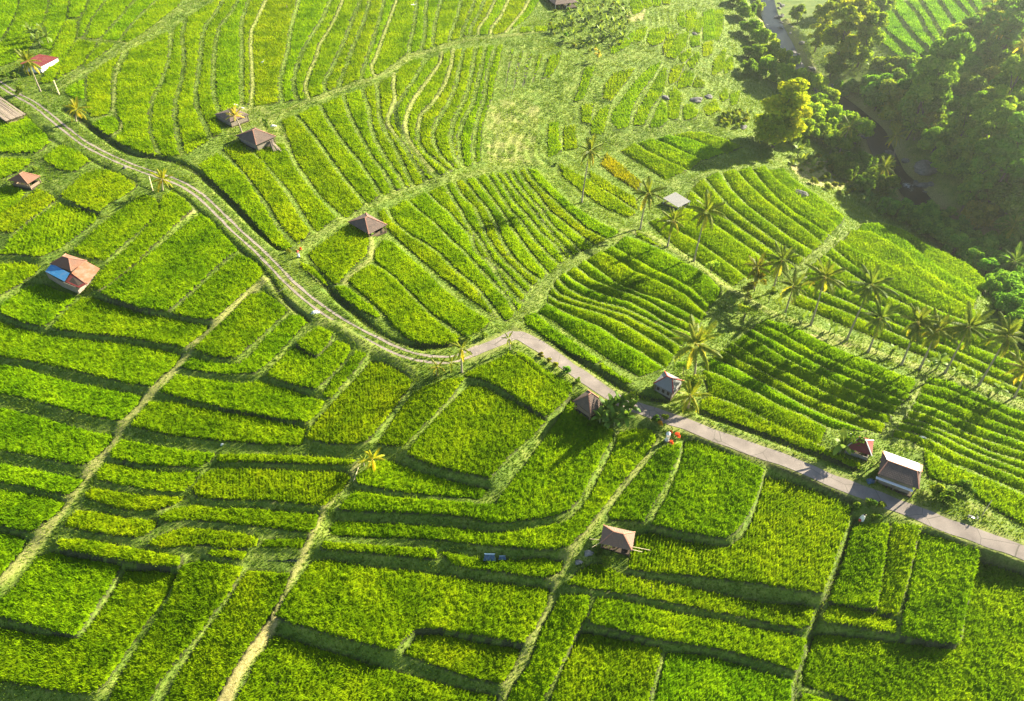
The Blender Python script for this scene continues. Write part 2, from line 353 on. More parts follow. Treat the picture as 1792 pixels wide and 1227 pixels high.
F('rice paddy beside the weedy yellow corner under the track', GREEN, .2, '468,655 495,622 515,603 537,618 553,626 587,590 607,598 613,606 600,630 575,660 553,682 525,676 490,665')
F('weedy yellow rice patch in the corner under the track', YEL, 0, '520,600 540,580 560,570 580,580 574,600 553,621 537,614')
F('thin rice sliver beside the weedy corner paddy', GREEN, .2, '566,690 583,661 608,634 625,612 640,618 623,642 598,669 580,694 570,692')
F('rice paddy crossed by a long palm shadow under the track', GREEN, .45, '537,767 553,739 588,697 623,657 648,625 673,630 703,647 720,662 713,677 688,714 663,749 643,776 610,780 573,778')
F('long rice terrace below the hook shaped paddy', GREEN, .2, '281,684 308,654 351,661 418,668 452,664 502,678 566,701 556,721 536,740 485,731 402,715 318,695')
F('long rice terrace right of the dyke junction', GREEN, .2, '231,745 261,701 301,701 368,715 452,728 536,750 526,778 469,777 368,768 301,761')
F('small rice terrace below the dyke junction, topmost of the stack', LIME, .3, '195,790 212,766 250,774 325,786 375,791 367,804 347,814 300,814 250,811 197,800')
F('small rice terrace right of the dyke, second of the stack', LIME, .3, '170,829 182,809 212,812 250,821 300,824 347,823 335,844 320,859 275,856 212,846 172,838')
F('small rice terrace right of the dyke, third of the stack', YEL, .3, '148,866 160,851 200,859 250,866 320,869 300,881 275,891 237,891 195,884')
F('small rice terrace right of the dyke, lowest of the stack', YEL, .3, '114,918 122,903 138,890 175,896 220,905 270,908 272,918 258,932 235,938 170,930')
F('thin bright rice terrace left of the yellow palm seedlings', LIME, .3, '380,795 448,793 530,796 620,803 612,811 525,808 448,806 382,805')
F('rice terrace with rows below the thin bright one', GREEN, .5, '362,820 400,815 448,817 525,820 603,823 612,832 598,855 568,884 510,879 448,873 400,874 345,868 337,855')
F('wavy rice terrace above the muddy pond', GREEN, .4, '278,903 300,890 337,882 375,887 448,888 556,899 550,922 540,930 450,918 380,910 330,906 290,912')
F('short rice terrace left of the muddy pond', YEL, .5, '261,951 278,934 318,921 368,924 449,937 447,954 402,957 352,951 285,956')
F('dark young rice patch above the muddy pond', DEEP, .5, '466,942 535,941 526,956 457,954')
F('tiny lens of seedlings left of the muddy pond', YEL, .5, '364,962 395,960 430,965 424,976 370,970')
F('long low rice strip above the square bottom paddy', LIME, .1, '100,944 134,941 234,958 318,974 311,988 295,989 234,981 134,964 104,958')
F('square rice paddy in the bottom left, beside the broad dyke', GREEN, .05, '-20,1070 27,1025 60,971 87,961 117,968 184,981 206,984 187,1025 161,1071 134,1115 100,1105 33,1088 -20,1073')
F('L shaped rice paddy wrapped round the square bottom left one', GREEN, .05, '214,991 268,991 301,998 288,1031 254,1085 214,1152 187,1199 161,1217 100,1209 -20,1186 -20,1093 67,1112 141,1118 167,1078 201,1018')
F('slanting rice paddy right of the L shaped one', DEEP, .05, '315,984 352,978 422,991 402,1031 362,1085 321,1138 285,1185 250,1245 185,1245 214,1180 254,1112 295,1045')
F('slanting rice paddy left of the bare earth path', DEEP, .05, '432,994 505,1001 495,1031 469,1081 428,1138 395,1192 370,1245 278,1245 311,1182 355,1112 402,1045')
F('rice terrace from the yellow palm seedlings to the grassy dyke', GREEN, .1, '623,834 638,821 663,801 685,804 723,821 773,836 823,849 853,854 845,864 838,871 773,866 698,859 628,846')
F('great J shaped rice paddy sweeping down from the dark roofed hut', GREEN, .1, '1000,692 1022,717 1045,731 1074,749 1070,765 1050,800 1033,835 1016,872 994,896 968,905 930,911 880,918 850,915 818,906 767,900 700,896 640,893 594,888 600,879 614,862 627,857 690,870 767,875 835,883 868,885 882,862 903,832 925,803 950,768 975,730')
F('big blotchy rice paddy in the middle below the road', GREEN, .05, '713,796 735,764 773,719 798,692 823,667 848,672 873,687 896,698 953,735 935,757 896,792 858,840 798,828 748,812')
F('rice paddy left of the big blotchy one', GREEN, .1, '663,776 673,759 698,719 723,684 748,671 785,662 810,659 793,687 748,734 705,780 685,779')
F('rice paddy in the road bend beside the small palms', GREEN, .1, '814,654 841,638 888,616 908,624 952,658 995,691 978,711 955,730 918,705 875,674 841,659')
F('thin rice strip along the hedge of the road', GREEN, .1, '901,614 918,618 952,644 1002,671 1000,684 990,688 955,658')
F('rice terrace that bends from the grassy dyke up to the cloth wrapped shrine', GREEN, .1, '1082,752 1110,744 1140,747 1149,762 1135,784 1107,819 1070,864 1035,914 1009,945 999,954 990,961 950,964 900,959 850,954 800,947 760,942 700,937 640,935 580,929 577,918 587,906 640,910 700,915 767,920 818,926 850,934 900,932 950,924 992,914 1014,896 1032,872 1050,835 1064,805 1080,772')
F('narrow shaded rice terrace above the widest bottom paddy', DEEP, .1, '567,945 600,950 700,955 760,959 764,974 740,974 680,968 620,962 562,957')
F('narrow shaded rice terrace with two blue tarpaulins', GREEN, .1, '770,963 834,975 901,979 952,975 984,982 979,999 955,1009 901,1002 834,993 797,985')
F('widest rice paddy at the bottom centre', GREEN, .1, '545,977 575,974 640,987 700,992 800,1007 868,1017 960,1026 955,1055 935,1100 915,1126 834,1111 767,1099 727,1101 707,1124 690,1141 640,1127 560,1104 510,1089 483,1078 500,1045 525,1006')
F('rice paddy tucked under the widest bottom paddy', GREEN, .1, '732,1109 767,1109 834,1123 908,1133 901,1158 878,1194 834,1188 767,1164 709,1142')
F('dark rice paddy at the bottom edge right of the bare earth path', DEEP, .5, '478,1108 510,1117 573,1137 648,1160 723,1182 798,1202 868,1218 868,1250 400,1250 432,1190 455,1140')
F('rice paddy below the cloth wrapped shrine', GREEN, .1, '1156,782 1171,777 1191,777 1186,799 1166,839 1141,884 1126,911 1071,906 1066,896 1096,854 1133,809')
F('rounded rice paddy beside the straight road', GREEN, .2, '1200,768 1215,762 1250,778 1300,800 1337,818 1329,850 1314,890 1299,915 1284,935 1265,945 1225,937 1180,927 1143,917 1150,900 1170,865 1190,820 1198,790')
F('large rice paddy with clear rows right of the open tiled hut', GREEN, .75, '1345,825 1393,837 1443,857 1492,884 1483,917 1460,974 1433,1045 1400,1040 1360,1031 1300,1020 1225,1008 1160,1000 1102,992 1106,967 1117,932 1140,927 1200,944 1250,955 1276,956 1302,939 1320,905 1332,870')
F('rice terrace just below the open tiled hut', GREEN, .6, '994,1022 1010,1002 1035,985 1055,985 1085,1000 1120,1008 1196,1022 1271,1040 1344,1055 1424,1060 1423,1072 1415,1095 1400,1100 1344,1088 1271,1070 1196,1055 1121,1040 1060,1032')
F('second rice terrace below the open tiled hut', GREEN, .4, '1031,1085 1045,1045 1071,1045 1121,1055 1196,1072 1246,1080 1344,1102 1381,1107 1411,1117 1404,1145 1391,1175 1344,1157 1271,1135 1196,1122 1146,1117 1096,1105 1036,1090')
F('long slanting rice strip right of the grassy dyke at the bottom', DEEP, .1, '981,1040 1011,1040 1032,1043 1026,1075 1006,1110 981,1160 951,1220 940,1250 878,1250 896,1208 928,1160 951,1095 971,1060')
F('rice paddy at the bottom edge between two slanting ditches', DEEP, .4, '1018,1102 1046,1105 1096,1117 1158,1132 1153,1157 1143,1195 1127,1250 955,1250 983,1180 1003,1132')
F('dark rice paddy at the bottom edge left of the long ditch', DEEP, .4, '1171,1137 1221,1140 1271,1152 1344,1178 1386,1190 1384,1205 1380,1250 1140,1250 1156,1190')
F('upright rice paddy right of the long ditch near the road', GREEN, .1, '1497,917 1527,912 1558,914 1550,968 1540,1025 1530,1066 1493,1061 1453,1051 1470,1004 1487,951')
F('thin upright rice paddy between two others by the road', GREEN, .1, '1564,914 1610,921 1600,964 1584,1025 1570,1075 1537,1070 1547,1018 1557,961')
F('short flat rice strip below the two upright paddies', DEEP, .2, '1443,1075 1460,1055 1527,1071 1570,1085 1565,1107 1510,1095 1446,1085')
F('large upright rice paddy with a tan right edge', GREEN, .05, '1617,927 1661,938 1718,956 1708,1004 1687,1071 1671,1132 1627,1125 1577,1112 1584,1065 1600,1004')
F('great L shaped rice paddy in the bottom right corner', GREEN, .1, '1724,961 1825,994 1825,1250 1560,1250 1480,1220 1410,1192 1413,1165 1433,1102 1460,1102 1527,1115 1594,1125 1672,1138 1690,1118 1704,1031')
F('sliver of rice at the bottom edge beside the long ditch', DEEP, .1, '1405,1210 1480,1230 1510,1250 1398,1250')
ROUGH = '''515,470 570,470 540,560 490,690 440,700 480,600;490,740 560,730 540,860 500,850;560,860 620,760 680,740 650,830 630,930 560,930
650,600 720,500 850,480 800,560 730,640 690,700 645,680;710,780 780,680 870,560 960,470 1040,430 980,540 880,660 830,760 810,880 750,900 705,850
860,830 900,740 980,610 1050,480 1080,470 1070,560 1040,660 960,760 920,870 860,870;970,880 1020,760 1050,700 1075,730 1080,840 1040,880
1100,820 1110,640 1140,610 1180,660 1170,770 1150,830;1205,740 1250,720 1295,780 1280,820 1210,830;700,330 800,250 860,220 840,290 760,350 700,370
860,280 880,200 940,190 920,260 890,290;950,280 970,200 1080,190 1090,220 1050,300 990,320;1060,330 1100,230 1150,220 1110,320 1070,370
1080,390 1160,240 1230,230 1210,320 1140,410;1160,120 1180,80 1200,90 1215,190 1180,180;1225,70 1270,50 1285,90 1270,190 1230,210
1280,130 1330,120 1335,180 1300,230 1280,210;1345,70 1410,60 1410,270 1345,270;1425,60 1475,60 1470,200 1440,280 1415,250
1170,380 1250,340 1240,400 1190,430;1230,430 1300,360 1310,400 1260,480;1340,300 1400,290 1390,380 1345,390;1420,420 1490,340 1480,480 1410,520
1100,540 1130,460 1200,450 1150,560 1110,580;1170,560 1210,490 1265,510 1250,600 1170,610;1265,600 1300,530 1340,580 1330,610;1250,250 1310,250 1310,320 1260,320
1460,650 1500,620 1510,690 1470,700;1530,650 1590,640 1570,720 1540,730;1350,740 1420,700 1450,770 1370,800;265,850 320,850 320,950 340,1050 260,1080
370,890 430,880 450,1030 370,1040;830,5 880,-40 920,50 900,80 850,90;905,-40 940,-40 975,40 940,55;985,-40 1030,-40 1040,35 1000,40;1055,-40 1110,-40 1100,25 1060,25
1490,420 1540,400 1540,480 1490,510;260,400 340,360 310,460 250,540'''
for s in ROUGH.replace('\n', ';').split(';'):
    FIELDS.append((None, LIME, .5, pts(s) / 4.0 + np.array([896, 0])))
# ---------------------------------------------------------------- helpers: meshes, tags, materials
def tag(o, label=None, cat=None, group=None, kind=None):
    if label: o['label'] = label
    if cat: o['category'] = cat
    if group: o['group'] = group
    if kind: o['kind'] = kind
    return o

def mesh_np(name, V, F, mat=None, attrs=None, smooth=False, midx=None):
    V = np.ascontiguousarray(V, np.float32); F = np.ascontiguousarray(F, np.int32)
    k = F.shape[1]; me = bpy.data.meshes.new(name)
    me.vertices.add(len(V)); me.vertices.foreach_set('co', V.ravel())
    me.loops.add(F.size); me.loops.foreach_set('vertex_index', F.ravel())
    me.polygons.add(len(F)); me.polygons.foreach_set('loop_start', np.arange(0, F.size, k, dtype=np.int32))
    if smooth: me.polygons.foreach_set('use_smooth', np.ones(len(F), bool))
    for m in (mat if isinstance(mat, (list, tuple)) else [mat] if mat else []): me.materials.append(m)
    if midx is not None: me.polygons.foreach_set('material_index', np.ascontiguousarray(midx, np.int32))
    for n, a in (attrs or {}).items():
        at_ = me.attributes.new(n, 'FLOAT', 'POINT'); at_.data.foreach_set('value', np.ascontiguousarray(a, np.float32))
    me.update(calc_edges=True); return me

def obj(name, me, parent=None, loc=(0, 0, 0)):
    o = bpy.data.objects.new(name, me); COL.objects.link(o); o.location = loc
    if parent: o.parent = parent
    return o

def empty(name, loc, rz=0.0, s=1.0):
    o = bpy.data.objects.new(name, None); COL.objects.link(o); o.location = loc
    o.rotation_euler = (0, 0, rz); o.scale = (s, s, s); o.empty_display_size = .3; return o

class MB:
    """collects polygons (any size) into one mesh"""
    def __init__(s): s.v = []; s.f = []; s.m = []
    def poly(s, P, m=0):
        i = len(s.v); s.v += [tuple(p) for p in P]; s.f.append(tuple(range(i, i + len(P)))); s.m.append(m)
    def box(s, c, d, rz=0.0, m=0, rot=None):
        M = rot if rot is not None else Matrix.Rotation(rz, 3, 'Z'); c = Vector(c); i = len(s.v)
        for sx in (-1, 1):
            for sy in (-1, 1):
                for sz in (-1, 1): s.v.append(tuple(c + M @ Vector((sx * d[0] / 2, sy * d[1] / 2, sz * d[2] / 2))))
        for q in ((0, 1, 3, 2), (4, 6, 7, 5), (0, 4, 5, 1), (2, 3, 7, 6), (0, 2, 6, 4), (1, 5, 7, 3)):
            s.f.append(tuple(i + k for k in q)); s.m.append(m)
    def bar(s, a, b, w, h=None, m=0):
        a = Vector(a); b = Vector(b); d = b - a; L = d.length
        if L < 1e-6: return
        M = d.to_track_quat('X', 'Z').to_matrix(); s.box((a + b) / 2, (L, w, h or w), m=m, rot=M)
    def tube(s, P, r, n=7, m=0):
        P = [Vector(p) for p in P]; r = r if isinstance(r, (list, tuple, np.ndarray)) else [r] * len(P); i0 = len(s.v)
        for k, p in enumerate(P):
            t = (P[min(k + 1, len(P) - 1)] - P[max(k - 1, 0)]).normalized(); M = t.to_track_quat('Z', 'Y').to_matrix()
            for j in range(n):
                a = 2 * math.pi * j / n; s.v.append(tuple(p + M @ Vector((math.cos(a) * r[k], math.sin(a) * r[k], 0))))
        for k in range(len(P) - 1):
            for j in range(n):
                a = i0 + k * n + j; b = i0 + k * n + (j + 1) % n; s.f.append((a, b, b + n, a + n)); s.m.append(m)
        s.f.append(tuple(i0 + (len(P) - 1) * n + j for j in range(n))); s.m.append(m)
        s.f.append(tuple(i0 + n - 1 - j for j in range(n))); s.m.append(m)
    def lathe(s, prof, c=(0, 0, 0), n=12, m=0):
        s.tube([(c[0], c[1], c[2] + z) for _, z in prof], [max(r, .004) for r, _ in prof], n, m)
    def slab(s, P, t, m=0, me=None):
        """a flat polygon given thickness t (down along its normal)"""
        P = [Vector(p) for p in P]; nrm = (P[1] - P[0]).cross(P[2] - P[0]).normalized()
        if nrm.z < 0: P = P[::-1]; nrm = -nrm
        Q = [p - nrm * t for p in P]; s.poly(P, m); s.poly(Q[::-1], m if me is None else me)
        for k in range(len(P)):
            s.poly([P[k], Q[k], Q[(k + 1) % len(P)], P[(k + 1) % len(P)]], m if me is None else me)
    def mesh(s, name, mats, smooth=False):
        me = bpy.data.meshes.new(name); me.from_pydata(s.v, [], s.f)
        for m in (mats if isinstance(mats, (list, tuple)) else [mats]): me.materials.append(m)
        me.polygons.foreach_set('material_index', s.m)
        if smooth: me.polygons.foreach_set('use_smooth', [True] * len(s.f))
        me.update(); return me
    def build(s, name, mats, parent=None, smooth=False, loc=(0, 0, 0)): return obj(name, s.mesh(name, mats, smooth), parent, loc)

class NG:
    """small helper to write node materials"""
    def __init__(s, name):
        s.mat = bpy.data.materials.new(name); s.mat.use_nodes = True; s.nt = s.mat.node_tree
        s.nt.nodes.clear(); s.out = s.nt.nodes.new('ShaderNodeOutputMaterial')
        s.geo = s.nt.nodes.new('ShaderNodeNewGeometry')
    def n(s, t, ins=None, **kw):
        nd = s.nt.nodes.new('ShaderNode' + t)
        for k, v in kw.items(): setattr(nd, k, v)
        for k, v in (ins or {}).items():
            if isinstance(v, bpy.types.NodeSocket): s.nt.links.new(v, nd.inputs[k])
            else: nd.inputs[k].default_value = v
        return nd
    def noise(s, scale, detail=2.0, vec=None, rough=.5):
        return s.n('TexNoise', {'Vector': vec or s.geo.outputs['Position'], 'Scale': scale, 'Detail': detail, 'Roughness': rough}).outputs['Fac']
    def ramp(s, fac, stops):
        nd = s.n('ValToRGB', {0: fac}); r = nd.color_ramp
        while len(r.elements) < len(stops): r.elements.new(.5)
        for e, (p, c) in zip(r.elements, stops): e.position = p; e.color = (c if len(c) == 4 else (*c, 1))
        return nd.outputs[0]
    def mix(s, f, a, b, mode='MIX'):
        nd = s.n('Mix', data_type='RGBA', blend_type=mode)
        for k, v in ((0, f), (6, a), (7, b)):
            if isinstance(v, bpy.types.NodeSocket): s.nt.links.new(v, nd.inputs[k])
            else: nd.inputs[k].default_value = v if k == 0 else (v if len(v) == 4 else (*v, 1))
        return nd.outputs[2]
    def math(s, op, a, b=0.0):
        nd = s.n('Math', operation=op)
        for k, v in ((0, a), (1, b)):
            if isinstance(v, bpy.types.NodeSocket): s.nt.links.new(v, nd.inputs[k])
            else: nd.inputs[k].default_value = v
        return nd.outputs[0]
    def attr(s, name): return s.n('Attribute', attribute_name=name).outputs['Fac']
    def leaf(s, col, trans=.35, gloss=.05, tcol=None, rough=.45):
        d = s.n('BsdfDiffuse', {'Color': col}).outputs[0]
        t = s.n('BsdfTranslucent', {'Color': tcol or col}).outputs[0]
        m = s.n('MixShader', {0: trans, 1: d, 2: t}).outputs[0]
        if gloss:
            g = s.n('BsdfGlossy', {'Color': (1, 1, 1, 1), 'Roughness': rough}).outputs[0]
            m = s.n('MixShader', {0: gloss, 1: m, 2: g}).outputs[0]
        s.nt.links.new(m, s.out.inputs[0]); return s.mat
    def bsdf(s, col, rough=.8, bump=None, bs=.4, bd=.05, metal=0.0, spec=.3):
        b = s.n('BsdfPrincipled', {'Roughness': rough, 'Metallic': metal, 'Specular IOR Level': spec})
        if isinstance(col, bpy.types.NodeSocket): s.nt.links.new(col, b.inputs['Base Color'])
        else: b.inputs['Base Color'].default_value = (*col, 1)
        if bump is not None:
            bn = s.n('Bump', {'Height': bump, 'Strength': bs, 'Distance': bd}); s.nt.links.new(bn.outputs[0], b.inputs['Normal'])
        s.nt.links.new(b.outputs[0], s.out.inputs[0]); return s.mat

def m_rice():
    g = NG('rice_leaves')
    a = g.noise(.16, 2); b = g.noise(1.1, 3, rough=.65); c = g.noise(7.0, 2)
    f = g.math('ADD', g.math('MULTIPLY', a, .55), g.math('MULTIPLY', b, .45))
    f = g.math('ADD', f, g.math('MULTIPLY', g.math('SUBTRACT', c, .5), .3))
    col = g.ramp(f, [(.28, (.060, .145, .002)), (.45, (.155, .290, .002)), (.57, (.255, .405, .003)), (.75, (.38, .50, .005))])
    oi = g.n('ObjectInfo')
    col = g.mix(1.0, col, oi.outputs['Color'], 'MULTIPLY')
    tc = g.mix(1.0, col, (1.25, 1.12, .5), 'MULTIPLY')
    return g.leaf(col, .48, 0, tc)
M_RICE = m_rice()

def m_ground():
    g = NG('grassy_ground')
    a = g.noise(.35, 3); b = g.noise(3.0, 3, rough=.7); bare = g.attr('bare'); wet = g.attr('wet')
    grass = g.ramp(g.math('ADD', g.math('MULTIPLY', a, .5), g.math('MULTIPLY', b, .5)),
                   [(.3, (.060, .125, .012)), (.5, (.145, .215, .022)), (.7, (.28, .31, .060))])
    soil = g.ramp(b, [(.3, (.20, .165, .05)), (.55, (.33, .29, .10)), (.75, (.44, .34, .18))])
    bf = g.math('MULTIPLY', bare, g.math('ADD', .45, g.math('MULTIPLY', b, 1.1)))
    bf = g.n('Clamp', {0: bf}).outputs[0]
    col = g.mix(bf, grass, soil)
    mud = g.ramp(b, [(.3, (.028, .030, .014)), (.7, (.07, .06, .035))])
    col = g.mix(wet, col, mud)
    return g.bsdf(col, .95, g.noise(5.0, 4, rough=.7), .9, .12)
M_GROUND = m_ground()

# ---------------------------------------------------------------- terraces
RES = .4
rx = np.arange(GX0 + 2, GX1 - 2, RES); ry = np.arange(GY0 + 2, GY1 - 2, RES)
RX, RY = np.meshgrid(rx, ry)
# river bed carved into the valley
RV = smooth_line(at(RIVER), 2.0)
def carve():
    global Z0
    d, al = seg_dist(MX, MY, RV[:, :2])
    cl = np.concatenate([[0], np.cumsum(np.linalg.norm(np.diff(RV[:, :2], axis=0), axis=1))])
    zr = np.interp(al, cl, RVZ)
    bed = zr - 1.0 + np.clip((d - 3.0) / 3.0, 0, 1) * 1.6 + np.clip(d - 6, 0, 40) * .62
    k = np.clip((d - 4) / 22.0, 0, 1); low = np.minimum(Z0, bed)
    Z0 = low * (1 - k) + Z0 * k
RVZ = RV[:, 2] - 1.2
for _ in range(6): RVZ[1:-1] = (RVZ[:-2] + RVZ[1:-1] * 2 + RVZ[2:]) / 4
RVZ = np.minimum.accumulate(RVZ)
carve()
RZ0 = z0(RX, RY)
LV = np.full(RX.shape, np.nan); PADDY = []
ORD = 'first second third fourth fifth sixth seventh eighth ninth tenth eleventh twelfth thirteenth fourteenth fifteenth sixteenth seventeenth eighteenth nineteenth twentieth twenty-first twenty-second twenty-third twenty-fourth'.split()
UP = ('rippled', 'striped', 'shaded', 'behind', 'between the grey', 'across')
ALL = []
for block, gap, tint, rows, ls in STRIPS:
    n = len(ls) - 1
    how = 'up from the nearest edge' if any(u in block for u in UP) else 'from the left'
    how = {'of the striped slope above the straight road': 'up from the road', 'of the rippled slope right of the road bend': 'up from the road',
           'of the striped slope at the right edge': 'up from the lowest', 'of the slope behind the row of tall palms': 'back from the palms',
           'of the slope between grey shed and river trees': 'from the lowest', 'of the terrace across the river': 'from the river',
           'of the shaded strips under the yellow crowned tree': 'from the lowest'}.get(block, 'from the left')
    for i in range(n):
        poly = np.concatenate([ls[i], ls[i + 1][::-1]])
        ALL.append((f'{ORD[i]} rice strip {how} {block}'.replace('fourteenth','fourteenth'), tint, rows, poly, gap * (.8 if any(q in block for q in ('rippled', 'striped slope', 'grey shed and', 'row of tall', 'yellow crowned')) else 1.15), 'rice strips ' + block.replace('of the ', ''), (ls[i], ls[i + 1])))
for lab, tint, rows, poly in FIELDS:
    ALL.append((lab or 'small rice patch among the rough grass terraces near the river', tint, rows, poly, -1.3 if lab is None else -.55,
                'rough grass terrace rice patches' if lab is None else 'rice paddies', None))
for it in ALL:
    P = at(it[3], .45)[:, :2]
    x0, x1 = P[:, 0].min(), P[:, 0].max(); y0, y1 = P[:, 1].min(), P[:, 1].max()
    i0, i1 = np.searchsorted(rx, [x0, x1]); j0, j1 = np.searchsorted(ry, [y0, y1])
    sl_ = (slice(max(j0 - 2, 0), j1 + 2), slice(max(i0 - 2, 0), i1 + 2))
    X = RX[sl_]; Y = RY[sl_]
    if X.size == 0: continue
    ins = inside(X, Y, P)
    if it[4] < 0:
        ins |= seg_dist(X, Y, P, True)[0] < -it[4] * .5
    else: ins &= seg_dist(X, Y, P, True)[0] > it[4] * .5
    if ins.sum() < 4: continue
    xs, ys = X[ins], Y[ins]; c = np.array([xs.mean(), ys.mean()])
    ev, U = np.linalg.eigh(np.cov(np.stack([xs - c[0], ys - c[1]])) + np.eye(2) * 1e-6)
    asp = math.sqrt(ev[1] / max(ev[0], 1e-6)); u = (xs - c[0]) * U[0, 1] + (ys - c[1]) * U[1, 1]
    zz = RZ0[sl_][ins]; b = (u * (zz - zz.mean())).sum() / ((u * u).sum() + 1e-6); b *= np.clip((asp - 1) / 2.5, .25, .95)
    lv = (zz.mean(), b, c, U[:, 1])
    LV[sl_][ins] = zz.mean() + b * u
    PADDY.append((it, P, lv))
FIELD = ~np.isnan(LV)

RDW = at(ROAD); RDL = smooth_line(RDW, 1.0); TRW = at(TRACK); TRL = smooth_line(TRW, 1.0)
dr, _ = seg_dist(RX, RY, smooth_line(RDW, 4.0)[:, :2]); dt, _ = seg_dist(RX, RY, smooth_line(TRW, 4.0)[:, :2])
ROADM = (dr < 2.1) | (dt < 1.7)
FIELD &= ~ROADM
def dil(m, n):
    for _ in range(n):
        k = m.copy(); k[1:] |= m[:-1]; k[:-1] |= m[1:]; k[:, 1:] |= m[:, :-1]; k[:, :-1] |= m[:, 1:]; m = k
    return m
FREE = ~dil(FIELD, 6)
fix = FIELD | FREE | ROADM
H = np.where(FIELD, np.nan_to_num(LV), RZ0)
for _ in range(60):
    a = H.copy(); a[1:-1, 1:-1] = (H[:-2, 1:-1] + H[2:, 1:-1] + H[1:-1, :-2] + H[1:-1, 2:]) * .25
    H = np.where(fix, H, a)
NEARF = dil(FIELD, 1) & ~FIELD
H += np.where(NEARF, .12, 0)
ROUGHM = inside(RX, RY, at(pts('930,60 1100,25 1230,0 1290,30 1300,210 1200,235 1060,262 960,290 860,292 850,180'))[:, :2]) & FREE & ~ROADM
q_ = H / .42; fq = q_ - np.floor(q_); H = np.where(ROUGHM, (np.floor(q_) + np.clip((fq - .62) / .38, 0, 1)) * .42, H)   # overgrown old terraces
BAREM = np.zeros(H.shape); WET = np.where(FIELD, .8, 0.0)
for s, hw, b in PATHS:
    P = smooth_line(at(pts(s)), 2.5)[:, :2]
    d, _ = seg_dist(RX, RY, P); k = np.clip((hw + .35 - d) / .5, 0, 1)
    BAREM = np.maximum(BAREM, k * b)
    H += np.where(FIELD, 0, k * .22)
for s, b in BARE:
    P = at(pts(s))[:, :2]; m = inside(RX, RY, P); BAREM = np.maximum(BAREM, np.where(m & ~FIELD, b * vnoise(RX, RY, 2.2, 3) * 1.4, 0))
for s, hw, dp in DITCH:
    P = smooth_line(at(pts(s)), 2.5)[:, :2]; d, _ = seg_dist(RX, RY, P); k = np.clip((hw + .45 - d) / .6, 0, 1)
    H -= k * dp * np.where(ROADM, 0, 1); WET = np.maximum(WET, np.clip((hw + .1 - d) / .3, 0, 1) * .75)
H -= np.where(dr < 1.75, .03, 0) + np.where(dt < 1.3, .03, 0)
BAREM = np.maximum(BAREM, np.clip((2.6 - dr) / .8, 0, 1) * .35)
drv, _ = seg_dist(RX, RY, RV[:, :2]); BAREM = np.maximum(BAREM, np.clip((9 - drv) / 3, 0, 1) * .8)
H += (vnoise(RX, RY, .9, 1) - .5) * .10 * np.where(ROADM | FIELD, 0, 1) + (vnoise(RX, RY, 3.7, 2) - .5) * .22 * np.where(FREE & ~ROADM, 1, 0)

def project(x, y, z):
    cp, sp = math.cos(PITCH), math.sin(PITCH); dz = z - CAM_H
    f = y * cp - dz * sp; u = y * sp + dz * cp
    return CX + FPX * x / f, CY - FPX * u / f
PU, PV = project(RX, RY, RZ0)
SEE = (PU > -260) & (PU < 2050) & (PV > -90) & (PV < 1340)
idx = -np.ones(RX.shape, np.int64)
cell = SEE[:-1, :-1] & SEE[1:, :-1] & SEE[:-1, 1:] & SEE[1:, 1:]
use = np.zeros(RX.shape, bool); use[:-1, :-1] |= cell; use[1:, :-1] |= cell; use[:-1, 1:] |= cell; use[1:, 1:] |= cell
idx[use] = np.arange(use.sum())
V = np.stack([RX[use], RY[use], H[use]], 1)
jj, ii = np.nonzero(cell)
Fq = np.stack([idx[jj, ii], idx[jj, ii + 1], idx[jj + 1, ii + 1], idx[jj + 1, ii]], 1)
tag(obj('terraced_ground', mesh_np('terraced_ground', V, Fq, M_GROUND, {'bare': BAREM[use], 'wet': WET[use]})), kind='structure')

def hz(x, y):
    """height of the finished ground"""
    u = np.clip((np.asarray(x) - rx[0]) / RES, 0, len(rx) - 1.001); v = np.clip((np.asarray(y) - ry[0]) / RES, 0, len(ry) - 1.001)
    i = u.astype(int); j = v.astype(int); fu = u - i; fv = v - j
    return (H[j, i] * (1 - fu) + H[j, i + 1] * fu) * (1 - fv) + (H[j + 1, i] * (1 - fu) + H[j + 1, i + 1] * fu) * fv
def cellmask(M, x, y):
    i = np.clip(((np.asarray(x) - rx[0]) / RES + .5).astype(int), 0, len(rx) - 1); j = np.clip(((np.asarray(y) - ry[0]) / RES + .5).astype(int), 0, len(ry) - 1)
    return M[j, i]

# far land beyond the frame, down to the horizon
fx = np.concatenate([np.linspace(-2600, -300, 30), np.arange(-290, 291, 10), np.linspace(300, 2600, 30)])
fy = np.concatenate([np.linspace(-1200, -10, 20), np.arange(0, 381, 10), np.linspace(400, 4200, 40)])
FX, FY = np.meshgrid(fx, fy)
FZ = z0(FX, FY) - 2.2 + np.clip((FY - 400) / 1500, 0, 1) * 60 * vnoise(FX, FY, 700, 5)
inner = (FX > GX0 + 6) & (FX < GX1 - 6) & (FY > GY0 + 6) & (FY < GY1 - 6)
FZ = np.where(inner, FZ - 6, FZ)
k = np.arange(FX.size).reshape(FX.shape)
Ff = np.stack([k[:-1, :-1].ravel(), k[:-1, 1:].ravel(), k[1:, 1:].ravel(), k[1:, :-1].ravel()], 1)
tag(obj('hills', mesh_np('hills', np.stack([FX.ravel(), FY.ravel(), FZ.ravel()], 1), Ff, M_GROUND, {'bare': np.zeros(FX.size), 'wet': np.zeros(FX.size)})), kind='structure')

